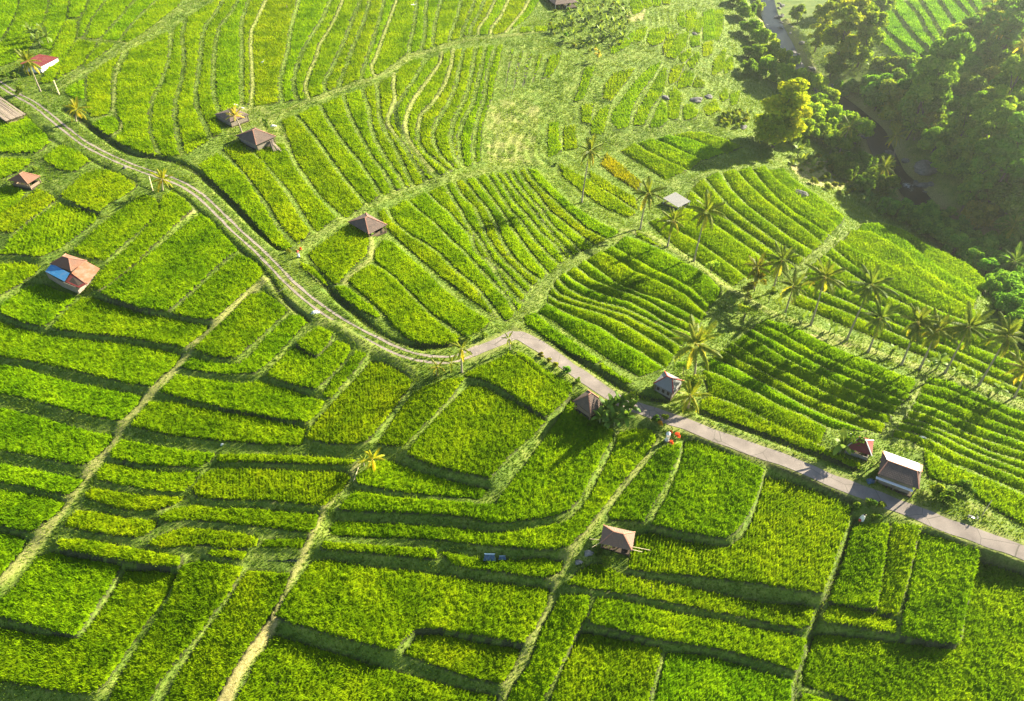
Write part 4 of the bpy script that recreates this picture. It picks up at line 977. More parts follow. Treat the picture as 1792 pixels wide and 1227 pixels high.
for g_ in scatter('968,20 1000,5 1090,-5 1105,30 1085,85 1040,95 985,80 960,55', 4.0, 8): tree(g_, 'low', RNG.uniform(.6, 1.0), 'leafy shrub in the banana clump at the top edge', 'shrubs in the banana clump', (RNG.uniform(1.3, 1.9), 1.5, 1.1), 'shrub', 'bush')
for g_ in scatter('1255,205 1300,195 1312,215 1290,225 1262,222', 2.2, 9): tree(g_, 'low', 1.0, 'pale weedy shrub left of the yellow crowned tree', 'weedy shrubs by the yellow tree', (1.8, 1.5, 1.2), 'shrub', 'bush')
for g_ in scatter('1372,282 1470,272 1510,330 1480,345 1420,322', 3.6, 10): tree(g_, 'low', RNG.uniform(.7, 1.3), 'scrubby bush on the dry earth slope', 'bushes on the dry earth slope', (1.5, 1.2, 1), 'shrub', 'bush')

# ---------------------------------------------------------------- palms
def frond_mesh(v):
    rg = np.random.default_rng(40 + v); L = 5.6; droop = (.40, .78, 1.15)[v]; n_ = 42
    def pt(t): return np.array([L * t * (1 - .16 * droop * t), 0, L * (.10 * t - .42 * droop * t * t)])
    V = []; F = []; tint = []
    for k in range(n_):
        t = .12 + .87 * k / n_; p = pt(t); tg = pt(t + .02) - p; tg /= np.linalg.norm(tg)
        ln = .82 * math.sin(math.pi * (.16 + .80 * t)) ** .7 + .12
        for s in (-1, 1):
            dz = -.25 - .8 * droop * rg.random()
            d = tg * .55 + np.array([0, s * .9, 0]) + np.array([0, 0, dz]); d /= np.linalg.norm(d)
            q = p + d * ln * rg.uniform(.8, 1.1); w_ = .075; m = p + d * ln * .5 + np.array([0, 0, .06]); i = len(V)
            V += [p - tg * w_ * .6, p + tg * w_ * .6, m + tg * w_, m - tg * w_, q + tg * .02, q - tg * .02]
            F += [(i, i + 1, i + 2, i + 3), (i + 3, i + 2, i + 4, i + 5)]; tint += [rg.uniform(.2, .8)] * 6
    for k in range(8):
        a, b = pt(k / 8), pt((k + 1) / 8); w1 = .05 * (1 - k / 9); w2 = .05 * (1 - (k + 1) / 9); i = len(V)
        V += [a + [0, -w1, .02], a + [0, w1, .02], b + [0, w2, .02], b + [0, -w2, .02]]; F.append((i, i + 1, i + 2, i + 3)); tint += [.95] * 4
    return mesh_np('frond', np.array(V), np.array(F), M_PALM, {'tint': np.array(tint)})
FRONDS = [frond_mesh(v) for v in range(3)]
NUTS = MB()
for i in range(7):
    a = i * .9; NUTS.lathe([(.0, -.14), (.10, -.09), (.13, 0), (.10, .09), (.0, .14)], (math.cos(a) * .28, math.sin(a) * .28, -.35 - .1 * (i % 2)), 6)
NUTS = NUTS.mesh('coconut_bunch', mat_plain('coconut_husk', (.30, .26, .06), .6, .3, 4))
def palm(base, crown, label, group=None, col=(1, 1, 1), fs=1.0, nf=24, nuts=True, name='coconut_palm', seed=0, lo=-48, hi=78, tr=.15, cat='palm tree'):
    g = gp(base); cx, cz = height_to(g, crown); h = max(cz - g.z, .3); lx = cx - g.x
    rg = random.Random(seed * 13 + int(base[0]))
    e = empty(name, g); m = MB(); n_ = 9; P = []; R_ = []
    for k in range(n_ + 1):
        t = k / n_; P.append((lx * (t * t * .6 + t * .4), math.sin(t * 2.5) * .15, h * t - (.3 if k == 0 else 0))); R_.append(tr * (1.55 - .9 * t + (.5 if k == 0 else 0)))
    m.tube(P, R_, 8); obj('trunk', m.mesh('trunk', M_PTRUNK), e)
    nf = int(nf * 1.3) if nuts else nf
    for k in range(nf):
        u = k / (nf - 1); el = hi + (lo - hi) * u + rg.uniform(-14, 14); az = k * 2.3999 + rg.uniform(-.4, .4)
        o = obj('frond', FRONDS[min(2, max(0, int(u * 3 + rg.uniform(-.45, .75))))], e, (lx, 0, h))
        o.rotation_euler = (rg.uniform(-.3, .3), -R(el), az); s = fs * rg.uniform(.85, 1.1) * (.8 if u < .15 else 1); o.scale = (s, s, s)
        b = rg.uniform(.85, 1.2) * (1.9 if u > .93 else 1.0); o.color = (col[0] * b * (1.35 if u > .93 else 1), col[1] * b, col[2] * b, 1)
    if nuts: obj('coconut_bunch', NUTS, e, (lx, 0, h))
    return tag(e, label, cat, group)
G = 'tall palms along the grass path'
palm((1018, 355), (1033, 264), 'tall slim coconut palm standing alone at the foot of the rough slope', None, (1.25, 1.1, 1), .8, 15, seed=1)
palm((1120, 402), (1134, 338), 'coconut palm just left of the grey roofed shed', G, (1.1, 1, 1), .85, 17, seed=2)
palm((1168, 433), (1178, 386), 'short coconut palm in front of the grey roofed shed', G, (1.3, 1.15, 1), .75, 15, seed=3)
palm((1214, 458), (1237, 369), 'tall leaning coconut palm just right of the grey roofed shed', G, (1.15, 1.05, 1), .95, 19, seed=4)
palm((1318, 505), (1325, 468), 'short palm with an orange top beside the sparse trees', G, (1.3, 1.0, 1), .75, 15, seed=5)
palm((1351, 512), (1369, 455), 'coconut palm behind the short bent palm of the row', G, (1, 1, 1), .85, 17, seed=6)
palm((1374, 548), (1389, 501), 'short coconut palm with broad drooping fronds at the path junction', G, (1.05, 1, 1), .85, 16, seed=7)
palm((1418, 571), (1444, 485), 'leaning coconut palm with an orange stained trunk, at the bare earth', G, (1.1, 1, 1), .9, 18, seed=8)
palm((1481, 597), (1525, 499), 'tallest coconut palm of the row, leaning right above the others', G, (.9, .95, 1), .95, 18, seed=9)
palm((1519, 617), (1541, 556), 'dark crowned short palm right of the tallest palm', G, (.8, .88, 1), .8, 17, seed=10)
palm((1577, 639), (1606, 564), 'upright coconut palm with a pale spear leaf, third right of the tallest', G, (1.05, 1, 1), .85, 18, seed=11)
palm((1609, 646), (1641, 578), 'low crowned coconut palm leaning over its thick trunk', G, (1.15, 1.05, .9), .9, 19, seed=12)
palm((1653, 654), (1696, 572), 'leaning coconut palm, second from the right of the row', G, (1, 1, 1), .95, 19, seed=13)
palm((1711, 677), (1764, 588), 'leaning coconut palm whose crown touches the right edge', G, (1.05, 1, 1), .95, 19, seed=14)
palm((1774, 697), (1797, 645), 'short palm cut by the right edge of the photo', None, (1.5, 1.2, 1), .8, 14, seed=15)
palm((1214, 668), (1218, 602), 'big bushy palm behind the grey roofed hut', None, (1.5, 1.3, 1.2), 1.0, 17, seed=16, hi=80, lo=-40)
palm((1204, 714), (1209, 692), 'low yellow fronded palm beside the grey roofed hut', None, (1.6, 1.35, .8), .72, 14, False, 'young_palm', 17, -35)
palm((285, 334), (284, 314), 'low golden yellow young palm beside the track', None, (2.1, 1.6, .6), .62, 16, False, 'young_palm', 18, -35)
palm((133, 212), (134, 192), 'low orange yellow young palm above the track', None, (1.9, 1.35, .7), .75, 15, False, 'young_palm', 19, -40)
palm((71, 160), (49, 108), 'coconut palm leaning left over the red roofed shed', None, (1.5, 1.25, 1), .85, 17, seed=20)
palm((808, 651), (808, 610), 'slim young palm at the track with pale fronds', None, (1.6, 1.35, 1), .48, 11, False, 'young_palm', 21)
palm((765, 656), (766, 642), 'stubby young palm left of the slim one at the track', None, (1.7, 1.3, 1), .42, 10, False, 'young_palm', 22)
palm((789, 650), (790, 634), 'stubby young palm hidden behind the slim one', None, (1.3, 1.2, 1), .4, 10, False, 'young_palm', 23)
palm((893, 612), (890, 592), 'tiny young palm standing in the road bend', None, (1.4, 1.3, 1), .32, 9, False, 'young_palm', 24, tr=.08)
palm((637, 815), (636, 806), 'pale green palm seedling at the head of the ditch', None, (1.8, 1.6, 1.2), .28, 9, False, 'young_palm', 25, 0, tr=.06)
palm((653, 817), (652, 803), 'yellow orange palm seedling at the corner of the terrace', None, (2.5, 1.8, .7), .5, 11, False, 'young_palm', 26, -30, tr=.08)
palm((1468, 270), (1487, 222), 'coconut palm among the round trees on the near bank', None, (1.2, 1.1, 1), .85, 16, seed=27)
palm((1562, 282), (1567, 238), 'coconut palm with drooping yellow tipped fronds over the river', None, (1.7, 1.3, .9), .85, 15, seed=28)
palm((1535, 330), (1549, 292), 'coconut palm beside the river rapids', None, (1.1, 1.05, 1), .85, 16, seed=29)
palm((1600, 245), (1597, 222), 'low palm hidden among the jungle at the river', None, (.9, .95, 1), .8, 14, seed=30)
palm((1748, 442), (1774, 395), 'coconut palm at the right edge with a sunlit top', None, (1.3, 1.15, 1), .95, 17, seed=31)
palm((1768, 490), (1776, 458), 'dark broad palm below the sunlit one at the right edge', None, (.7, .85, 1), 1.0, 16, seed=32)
palm((1728, 118), (1756, 46), 'tall pale trunked palm standing over the jungle at the top right', None, (1.9, 1.5, .9), .85, 16, seed=33)
palm((1722, 42), (1738, 8), 'thin palm behind the tall pale trunked one', None, (1.8, 1.4, 1), .6, 12, seed=34)
palm((1768, 22), (1786, -22), 'palm trunk crossing the top right corner', None, (1.6, 1.4, 1), .8, 14, seed=35)
palm((1790, 130), (1793, 78), 'sunlit palm at the right edge of the jungle', None, (1.9, 1.5, 1), .8, 15, seed=36)
palm((423, 231), (411, 203), 'dead palm with dry tan fronds hanging over the small hut', None, (3.0, 1.9, 3.5), .62, 14, False, 'dead_palm', 37, 10, 80)
e = tree((469, 238), 'sparse', .6, 'slender papaya tree with a dark tuft beside the upper hut', None, (.9, 1.0, 1.3), 'papaya_tree')
e.scale = (.45, .45, .95)

# ---------------------------------------------------------------- bananas
def blade_mesh(v):
    V = []; F = []; L = 2.3; n_ = 8; dr_ = (.25, .6, .95)[v]; rg = np.random.default_rng(v)
    for k in range(n_ + 1):
        t = k / n_; x = L * t * (1 - .25 * dr_ * t); z = L * (.35 * t - .65 * dr_ * t * t); w_ = .34 * math.sin(math.pi * min(1, .1 + .9 * t)) ** .6 * (1 if k < n_ else .15) + .02
        V += [(x, -w_, z - .10 * w_ + rg.uniform(-.03, .03)), (x, 0, z), (x, w_, z - .10 * w_ + rg.uniform(-.03, .03))]
    for k in range(n_):
        a = k * 3; F += [(a, a + 1, a + 4, a + 3), (a + 1, a + 2, a + 5, a + 4)]
    return mesh_np('leaf', np.array(V), np.array(F), M_BANANA, {'tint': rg.random(len(V)) * .4 + .3})
BLADES = [blade_mesh(v) for v in range(3)]
st = MB(); st.tube([(0, 0, -.2), (.02, 0, .8), (.05, .02, 1.6)], [.15, .12, .07], 7); STEM = st.mesh('stem', mat_plain('banana_stem', (.24, .26, .10), .8, .3, 4))
def banana(p, s, label, group=None, col=(1, 1, 1), nl=9):
    g = gp(p); e = empty('banana_plant', g, RNG.uniform(0, 6)); e.scale = (s, s, s); obj('stem', STEM, e)
    for k in range(nl):
        u = k / (nl - 1); o = obj('leaf', BLADES[0 if u < .3 else 1 if u < .7 else 2], e, (.05, .02, 1.55)); el = 75 - 65 * u
        o.rotation_euler = (RNG.uniform(-.3, .3), -R(el - 15), k * 2.4 + RNG.uniform(-.3, .3)); q_ = RNG.uniform(.75, 1.1); o.scale = (q_,) * 3
        b = RNG.uniform(.8, 1.25); o.color = (col[0] * b, col[1] * b, col[2], 1)
    return tag(e, label, 'banana plant', group)
for p in [(1050, 737), (1060, 726), (1072, 720), (1085, 716), (1094, 737), (1075, 742), (1102, 724), (1066, 745)]: banana(p, 1.15, 'green banana plant beside the dark roofed hut', 'bananas beside the dark roofed hut', (1.1, 1.15, 1))
for p in [(985, 55), (1000, 45), (1015, 40), (1030, 35), (1045, 30), (1062, 45), (1075, 50), (1085, 60), (1070, 70), (1050, 65), (1090, 75), (1038, 78), (1020, 18), (1060, 10), (1082, 20), (1095, 35), (1005, 72)]:
    banana(p, 1.45, 'banana plant in the big clump at the top edge', 'banana clump at the top edge', (1.9, 1.6, 1.5))
banana((1469, 792), 1.4, 'banana plant left of the red roofed hut', None, (1.6, 1.4, 1.1)); banana((1480, 788), 1.1, 'smaller banana plant touching the red roofed hut', None, (1.3, 1.2, 1))
for p, s in [((1400, 568), .9), ((1412, 563), .8), ((1450, 583), 1.0), ((1458, 592), .8), ((1557, 624), .9), ((1637, 648), 1.3), ((1625, 650), .8), ((1668, 660), .8), ((1702, 670), .9), ((1744, 690), .9), ((1205, 455), .7), ((1276, 540), .9), ((1290, 552), 1.0), ((1375, 560), .7), ((1532, 620), .9)]:
    banana(p, s, 'young banana plant on the grass path under the palms', 'young bananas under the palm row', (1.5, 1.4, 1.1), 7)
for p, s in [((1519, 96), 1.3), ((1506, 120), 1.2), ((1536, 142), 1.5), ((1527, 133), 1.2)]: banana(p, s * 1.3, 'banana plant at the corner of the terrace across the river', 'bananas across the river', (1.4, 1.3, 1.1))
for p in [(1325, 95), (1390, 165), (1440, 190), (1430, 165), (1395, 275), (1452, 270)]: banana(p, 1.5, 'banana plant poking out of the near river bank trees', 'bananas on the near river bank', (1.5, 1.3, 1))
for p, s in [((1512, 355), 1.5), ((1520, 360), 1.2), ((1540, 372), 1.2), ((1556, 350), 1.3), ((1590, 378), 1.2), ((1603, 388), 1.2), ((1630, 398), 1.3), ((1652, 388), 1.3), ((1655, 418), 1.3), ((1673, 422), 1.3), ((1690, 428), 1.4), ((1641, 418), 1.2), ((1620, 402), 1.2), ((1572, 383), 1.2), ((1745, 490), 1.4), ((1752, 505), 1.3), ((1722, 455), 1.3), ((1690, 440), 1.2), ((1700, 415), 1.3), ((1735, 470), 1.2)]:
    banana(p, s, 'banana plant in the gully below the striped rice slope', 'bananas in the gully', (1.0, 1.1, 1.1))
for p in [(1275, 207), (1290, 213), (1306, 209), (1382, 296), (1402, 288), (1462, 284), (1420, 300)]: banana(p, 1.2, 'pale banana plant at the edge of the rough terraces', 'pale bananas by the yellow tree', (1.9, 1.5, 1.2))
for p in [(66, 72), (78, 69), (86, 77), (72, 83), (58, 66)]: banana(p, 1.5, 'pale broad leaved plant behind the red roofed shed', 'broad leaved clump behind the red roofed shed', (1.6, 1.35, 1.6))
# ---------------------------------------------------------------- huts
def uv_mesh(name, polys, mats):
    """polys: (points, uv list, material index)"""
    V = []; F = []; M = []; U = []
    for P, uv, m in polys:
        i = len(V); V += [tuple(p) for p in P]; F.append(tuple(range(i, i + len(P)))); M.append(m); U += uv
    me = bpy.data.meshes.new(name); me.from_pydata(V, [], F)
    for m in mats: me.materials.append(m)
    me.polygons.foreach_set('material_index', M); l = me.uv_layers.new(name='UVMap')
    l.data.foreach_set('uv', [c for u in U for c in u]); me.update(); return me
def slope(P, t=.10, m=0, under=1):
    """one roof slope (first two points are the eave) with thickness and metres as UV"""
    P = [Vector(p) for p in P]; ux = (P[1] - P[0]).normalized(); nrm = ux.cross(P[2] - P[0]).normalized()
    if nrm.z < 0: nrm = -nrm
    vy = nrm.cross(ux); uv = lambda p: ((p - P[0]).dot(ux), (p - P[0]).dot(vy)); Q = [p - nrm * t for p in P]
    out = [(P if (P[1] - P[0]).cross(P[2] - P[0]).z > 0 else P[::-1], None, m)]
    out = [(out[0][0], [uv(p) for p in out[0][0]], m), (Q[::-1], [uv(p) for p in Q[::-1]], under)]
    k = 0; out.append(([P[0], Q[0], Q[1], P[1]], [(0, 0)] * 4, under)); return out
class Hut:
    """a rectangle on the ground found from the four eave corners the photograph shows, seen at height he above the ground"""
    def __init__(s, name, corners, he, label, cat='hut'):
        C = at(pts(corners), he); c = C.mean(0); e1 = ((C[1] - C[0]) + (C[2] - C[3]))[:2] / 2; e2 = ((C[3] - C[0]) + (C[2] - C[1]))[:2] / 2
        s.w = np.linalg.norm(e1); s.d = np.linalg.norm(e2); a = math.atan2(e1[1], e1[0]); b = math.atan2(e2[1], e2[0]) - math.pi / 2
        if abs((b - a + math.pi) % (2 * math.pi) - math.pi) > math.pi / 2: b += math.pi; s.flip = -1
        df = (b - a + math.pi) % (2 * math.pi) - math.pi; s.a = a + df / 2; s.he = he
        zs = [float(hz(p[0], p[1])) for p in C] + [float(hz(c[0], c[1]))]
        s.zg = min(zs) * .5 + c[2] * .5 - he * .5; s.drop = s.zg - min(zs) + .3
        s.e = empty(name, (c[0], c[1], s.zg), s.a); tag(s.e, label, cat)
    def hip(s, hr, ridge, mats, along='x', capmat=None, t=.10):
        w_, d, z = s.w / 2, s.d / 2, s.he; r = ridge
        A, B, C, D = Vector((-w_, -d, z)), Vector((w_, -d, z)), Vector((w_, d, z)), Vector((-w_, d, z))
        if along == 'x': R0, R1 = Vector((-r, 0, z + hr)), Vector((r, 0, z + hr)); qs = [[A, B, R1, R0], [C, D, R0, R1], [B, C, R1], [D, A, R0]]; hips = [(A, R0), (D, R0), (B, R1), (C, R1), (R0, R1)]
        else: R0, R1 = Vector((0, -r, z + hr)), Vector((0, r, z + hr)); qs = [[B, C, R1, R0], [D, A, R0, R1], [A, B, R0], [C, D, R1]]; hips = [(A, R0), (B, R0), (C, R1), (D, R1), (R0, R1)]
        ms = mats if isinstance(mats, list) else [mats]; polys = []
        for i, P in enumerate(qs): polys += slope(P, t, 0, len(ms))
        s.roof = obj('roof', uv_mesh('roof', polys, ms + [M_DARK]), s.e)
        if capmat:
            m = MB()
            for a, b in hips:
                if (b - a).length > .05: m.bar(a + Vector((0, 0, .02)), b + Vector((0, 0, .02)), .16, .09)
            m.build('ridge_cap', capmat, s.roof)
    def posts(s, inset=.35, th=.13, mat=None, nx=2, ny=2):
        for i in range(nx):
            for j in range(ny):
                if 0 < i < nx - 1 and 0 < j < ny - 1: continue
                m = MB(); x = -s.w / 2 + inset + (s.w - 2 * inset) * i / (nx - 1); y = -s.d / 2 + inset + (s.d - 2 * inset) * j / (ny - 1)
                m.box((x, y, (s.he - s.drop) / 2), (th, th, s.he + s.drop)); m.build('post', mat or M_WOOD, s.e)
    def walls(s, h, mat, inset=.55, open_side=None, z=0.0):
        m = MB(); w_, d = s.w / 2 - inset, s.d / 2 - inset; b = -s.drop; hh = h - b; t = .09
        for k, (c, dim) in enumerate([((0, -d, b + hh / 2), (2 * w_, t, hh)), ((0, d, b + hh / 2), (2 * w_, t, hh)), ((-w_, 0, b + hh / 2), (t, 2 * d - .2, hh)), ((w_, 0, b + hh / 2), (t, 2 * d - .2, hh))]):
            if k != open_side: m.box(c, dim)
        m.build('wall', mat, s.e)
    def floor(s, mat=None, z=.25, inset=.3):
        m = MB(); m.box((0, 0, (z - s.drop) / 2), (s.w - 2 * inset, s.d - 2 * inset, z + s.drop)); m.build('floor', mat or M_DARK, s.e)
    def panel(s, name, P, mat, t=.06, label=None, parent=None):
        o = obj(name, uv_mesh(name, slope(P, t, 0, 1), [mat, M_DARK]), parent or s.e)
        if label: o['label'] = label
        return o
    def loc(s, p, dz):
        """pixel p at height dz above the hut's ground, in the hut's own axes"""
        d = ray([p])[0]; t = (s.zg + dz - CAM_H) / d[2]; q_ = Vector((d[0] * t, d[1] * t, s.zg + dz)) - s.e.location
        return Matrix.Rotation(-s.a, 3, 'Z') @ q_

h = Hut('field_hut', '615,384 642,370 671,394 643,412', 2.1, 'brown tiled pyramid roofed hut above the rounded paddy')
h.hip(1.7, .35, M_OLDTILE, 'x', M_RIDGE); h.posts(); h.walls(1.0, M_WOOD, .7); h.floor()
h = Hut('field_hut', '423,233 448,218 473,240 445,258', 2.2, 'tiled hut with a white wall and a heap of dry leaves, upper of the slope')
h.hip(1.9, .4, M_OLDTILE, 'x', M_RIDGE); h.posts(); h.walls(1.9, M_PLASTER, .55, 1); h.floor()
m = MB()
for i in range(26):
    a = h.loc((472 + RNG.uniform(-6, 6), 244 + RNG.uniform(-3, 3)), 1.7); b = h.loc((484 + RNG.uniform(-7, 9), 262 + RNG.uniform(-4, 3)), .25); m.bar(a, b, .16, .05)
m.build('leaf_screen', M_THATCH, h.e)
h = Hut('field_hut', '388,196 408,185 426,200 398,219', 1.9, 'small low hut under the dead palm fronds')
h.hip(1.0, .6, M_OLDTILE, 'x'); h.posts(); h.walls(1.5, M_PLASTER, .4, 3); h.floor()
h = Hut('field_house', '114,439 148,456 123,478 92,460', 2.4, 'house with clay tile roof, blue lean-to and patched rusty red lean-to', 'house')
h.hip(1.35, .9, M_TILE, 'x', M_RIDGE); h.posts(.25); h.walls(2.3, M_PLASTER, .3); h.floor()
h.panel('lean_to_roof', [h.loc((79, 475), 1.9), h.loc((113, 493), 1.9), h.loc((122, 478), 2.45), h.loc((90, 461), 2.45)], M_BLUESHEET, label='blue sheet lean-to roof')
h.panel('lean_to_roof', [h.loc((152, 498), 1.9), h.loc((175, 470), 1.9), h.loc((149, 456), 2.5), h.loc((125, 478), 2.5)], M_RUST, label='orange rust patched lean-to roof')
h.panel('lean_to_roof', [h.loc((114, 493), 1.75), h.loc((139, 504), 1.75), h.loc((153, 496), 1.95), h.loc((124, 479), 2.4)], M_REDSHEET, label='dark red patched lean-to roof')
m = MB(); P0, P1, P2, P3 = [h.loc(q_, .0) for q_ in ((86, 487), (112, 503), (139, 514), (170, 482))]
for a, b in ((P0, P1), (P1, P2), (P2, P3)): m.bar(a + Vector((0, 0, .85)), b + Vector((0, 0, .85)), .08, 1.7)
m.build('wall', M_PLASTER, h.e)
h = Hut('field_hut', '1057,916 1114,927 1105,963 1049,951', 2.0, 'open hut with pale clay tiled hip roof, nearest the bottom of the slope')
h.hip(1.4, .75, M_PINKTILE, 'x', M_RIDGE, .12); h.posts(.3, .14); h.floor(M_DARK, .3); h.walls(.9, M_WOOD, .6, 0)
for a, b in (((1107, 957), (1138, 963)), ((1107, 962), (1124, 966)), ((1050, 945), (1032, 943)), ((1050, 950), (1036, 958))):
    m = MB(); m.bar(h.loc(a, 2.15), h.loc(b, 1.9), .07); m.build('rafter_pole', M_BAMBOO, h.e)
h = Hut('field_hut', '1004,697 1028,678 1061,700 1033,724', 2.1, 'hut with a dark weathered roof between the road and the bananas')
h.hip(2.1, .4, M_OLDTILE, 'x', M_RIDGE); h.posts(); h.walls(1.2, M_WOOD, .6); h.floor()
h = Hut('field_hut', '1143,670 1163,648 1199,668 1177,686', 2.2, 'grey sheet roofed hut with red ridge caps above the road')
h.hip(1.25, .5, M_GREYSHEET, 'y', M_REDRIDGE); h.posts(.3); h.walls(2.0, M_CONC, .45); h.floor()
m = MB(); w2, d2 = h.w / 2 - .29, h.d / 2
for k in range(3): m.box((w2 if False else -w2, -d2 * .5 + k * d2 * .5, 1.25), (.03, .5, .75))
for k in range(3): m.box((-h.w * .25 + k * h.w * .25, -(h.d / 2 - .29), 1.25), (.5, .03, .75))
m.build('dark_window_panels', M_DARK, h.e)  # solid dark panels on the wall, their colour standing in for the shade inside
h = Hut('field_hut', '1486,757 1531,771 1524,795 1479,782', 2.0, 'hut with a red sheet metal hip roof near the banana plants')
h.hip(1.25, .6, M_REDSHEET, 'x', M_WHITESHEET); h.posts(.25); h.walls(1.0, M_CONC, .35); h.floor()
h = Hut('roadside_house', '1548,790 1616,815 1606,853 1535,829', 2.9, 'long dark tiled house with bright white metal sheets over its back slope', 'house')
h.hip(1.05, 2.2, M_OLDTILE, 'x', M_RIDGE, .12); h.posts(.3, .16, None, 3); h.walls(2.6, M_PLASTER, .7); h.floor()
w_, d, z = h.w / 2, h.d / 2, h.he; up = Vector((0, 0, .10))
h.panel('roof_sheet', [Vector((w_ - .5, d + .25, z - .08)) + up, Vector((-w_ + .15, d + .25, z - .08)) + up, Vector((-2.45, .12, z + .98)) + up, Vector((2.6, .12, z + .98)) + up], M_WHITESHEET, .05, 'bright white metal sheet', h.roof)
h.panel('roof_sheet', [Vector((w_ + .1, d + .2, z - .08)) + up, Vector((w_ - .46, d + .2, z - .08)) + up, Vector((2.63, .3, z + .93)) + up, Vector((2.95, .3, z + .80)) + up], M_RUST, .05, 'orange edge sheet', h.roof)
m = MB(); m.box((-.4, -d - .35, 2.35), (h.w * .9, .5, .05)); m.build('gutter', M_WHITESHEET, h.e)
h = Hut('tool_shed', '1166,346 1181,336 1205,351 1187,362', 1.9, 'grey sheet roofed shed on posts among the palms', 'shed')
w_, d = h.w / 2, h.d / 2
r_ = h.panel('roof', [Vector((-w_, -d, 1.75)), Vector((w_, -d, 1.75)), Vector((w_, d, 2.1)), Vector((-w_, d, 2.1))], M_GREYSHEET, .06)
h.posts(.15, .1, M_WHITE); h.floor(M_CONC, .2); h.walls(.7, M_WOOD, .3, 0)
h = Hut('tool_shed', '55,110 66,92 83,101 72,120', 2.2, 'shed with a red sheet roof and white walls under the leaning palm', 'shed')
w_, d = h.w / 2, h.d / 2
h.panel('roof', [Vector((-w_, -d, 1.9)), Vector((w_, -d, 1.9)), Vector((w_, d, 2.5)), Vector((-w_, d, 2.5))], M_REDSHEET, .06); h.walls(1.8, M_WHITE, .3); h.posts(.2, .1)
h.panel('tarpaulin', [Vector((-w_, d + 1.6, 1.7)), Vector((w_, d + 1.6, 1.7)), Vector((w_, d + .05, 2.35)), Vector((-w_, d + .05, 2.35))][::1], M_WHITE, .04)
h = Hut('field_hut', '16,313 35,300 66,307 49,324', 1.9, 'small brown tiled hut in the weedy plot at the left edge')
h.hip(1.5, .5, M_TILE, 'x', M_RIDGE); h.posts(); h.walls(.9, M_WOOD, .5); h.floor()
h = Hut('thatched_hut', '-22,178 6,168 28,197 -2,216', 1.7, 'thatched lean-to hut cut off by the left edge beside the track')
w_, d = h.w / 2, h.d / 2; m = MB()
for i in range(60):
    x = RNG.uniform(-w_, w_); m.bar(Vector((x, -d + RNG.uniform(-.3, .3), 1.2)), Vector((x + RNG.uniform(-.4, .4), d * RNG.uniform(.5, 1), 2.5)), .22, .06)
m.build('roof', M_THATCH, h.e); h.posts(.25, .1); h.walls(1.0, M_WOOD, .4)
h = Hut('field_hut', '955,-14 988,-18 1002,4 966,9', 2.2, 'dark open hut in the shade at the top edge')
h.hip(1.5, .8, M_OLDTILE, 'x'); h.posts(.2, .12, M_WHITE, 3); h.floor()

# ---------------------------------------------------------------- small things
def flowers(p, s, label, col):
    g = gp(p); t, c = tree_kind('low', 1); e = empty('flowering_shrub', g); e.scale = (s, s, s); obj('stem', t, e); o = obj('foliage', c, e); o.color = (*col, 1); return tag(e, label, 'bush')
def shrine(p, s, label, red=False):
    e = empty('offering_shrine', gp(p), .4); e.scale = (s, s, s)
    m = MB(); m.box((0, 0, .1), (.8, .8, .5)); m.box((0, 0, .6), (.5, .5, .6)); m.build('pedestal', M_CONC, e)
    m = MB(); m.lathe([(.36, .35), (.33, .8), (.30, 1.3), (.36, 1.45)], n=10); m.build('cloth_wrap', M_WHITE, e)
    m = MB(); m.box((0, 0, 1.55), (.66, .66, .10)); m.box((0, .24, 1.85), (.6, .08, .5)); m.build('niche', M_CONC, e)
    m = MB(); m.lathe([(.52, 2.05), (.30, 2.3), (.05, 2.6)], n=4); m.build('roof', M_RED if red else M_WHITE, e)
    return tag(e, label, 'shrine')
shrine((1167, 771), .95, 'white cloth wrapped shrine between red flowering shrubs by the road')
flowers((1185, 762), .55, 'red flowering shrub behind the white shrine', (5.5, .75, 3)); flowers((1174, 776), .45, 'red flowering shrub in front of the white shrine', (5.2, .8, 3)); flowers((1174, 756), .3, 'tiny red flowering shrub left of the larger red one', (5, .9, 3))
shrine((523, 450), .75, 'small white shrine beside the twin rut track', True); flowers((527, 437), .35, 'red flower tuft beside the small shrine', (5, .8, 3))
flowers((1155, 742), .5, 'orange yellow flowering shrub above the white shrine', (3.4, 1.4, 1))
# cloth covered scarecrow
e = empty('scarecrow', gp((1509, 907)), .3); m = MB(); m.tube([(0, 0, -.1), (0, 0, 1.7)], .035); m.bar((-.55, 0, 1.25), (.55, 0, 1.25), .04); m.build('pole', M_BAMBOO, e)
m = MB(); m.lathe([(.42, .15), (.36, .6), (.27, 1.1), (.14, 1.35)], n=10); m.build('robe', M_WHITE, e)
m = MB(); m.lathe([(.02, 1.36), (.15, 1.45), (.17, 1.58), (.02, 1.72)], n=8); m.build('head', M_BLACK, e)
m = MB(); m.lathe([(.24, .25), (.22, .5), (.05, .62)], (-.45, -.1, 0), 8); m.build('basket', M_RED, e); tag(e, 'pale robed scarecrow with a dark head at the paddy corner', 'scarecrow')
def sack(p, s, label, mat, cat='sack', name='cloth_sack'):
    g = gp(p); me = ROCKS[2].copy(); me.materials.clear(); me.materials.append(mat); o = obj(name, me, loc=g); o.scale = (s, s * .7, s * 1.0); return tag(o, label, cat)
sack((551, 548), .8, 'crumpled white sack on the verge of the track', M_WHITE); sack((478, 221), .8, 'white sack on the grass behind the upper hut', M_WHITE); sack((412, 186), .9, 'white bundle on top of the low hut yard', M_WHITE)
sack((1523, 843), .75, 'pale blue plastic drum on the verge before the long house', M_TARP, 'drum', 'plastic_drum'); sack((1613, 768), .6, 'white cloth bird scarer standing in the rice', M_WHITE, 'bird scarer', 'bird_scarer')
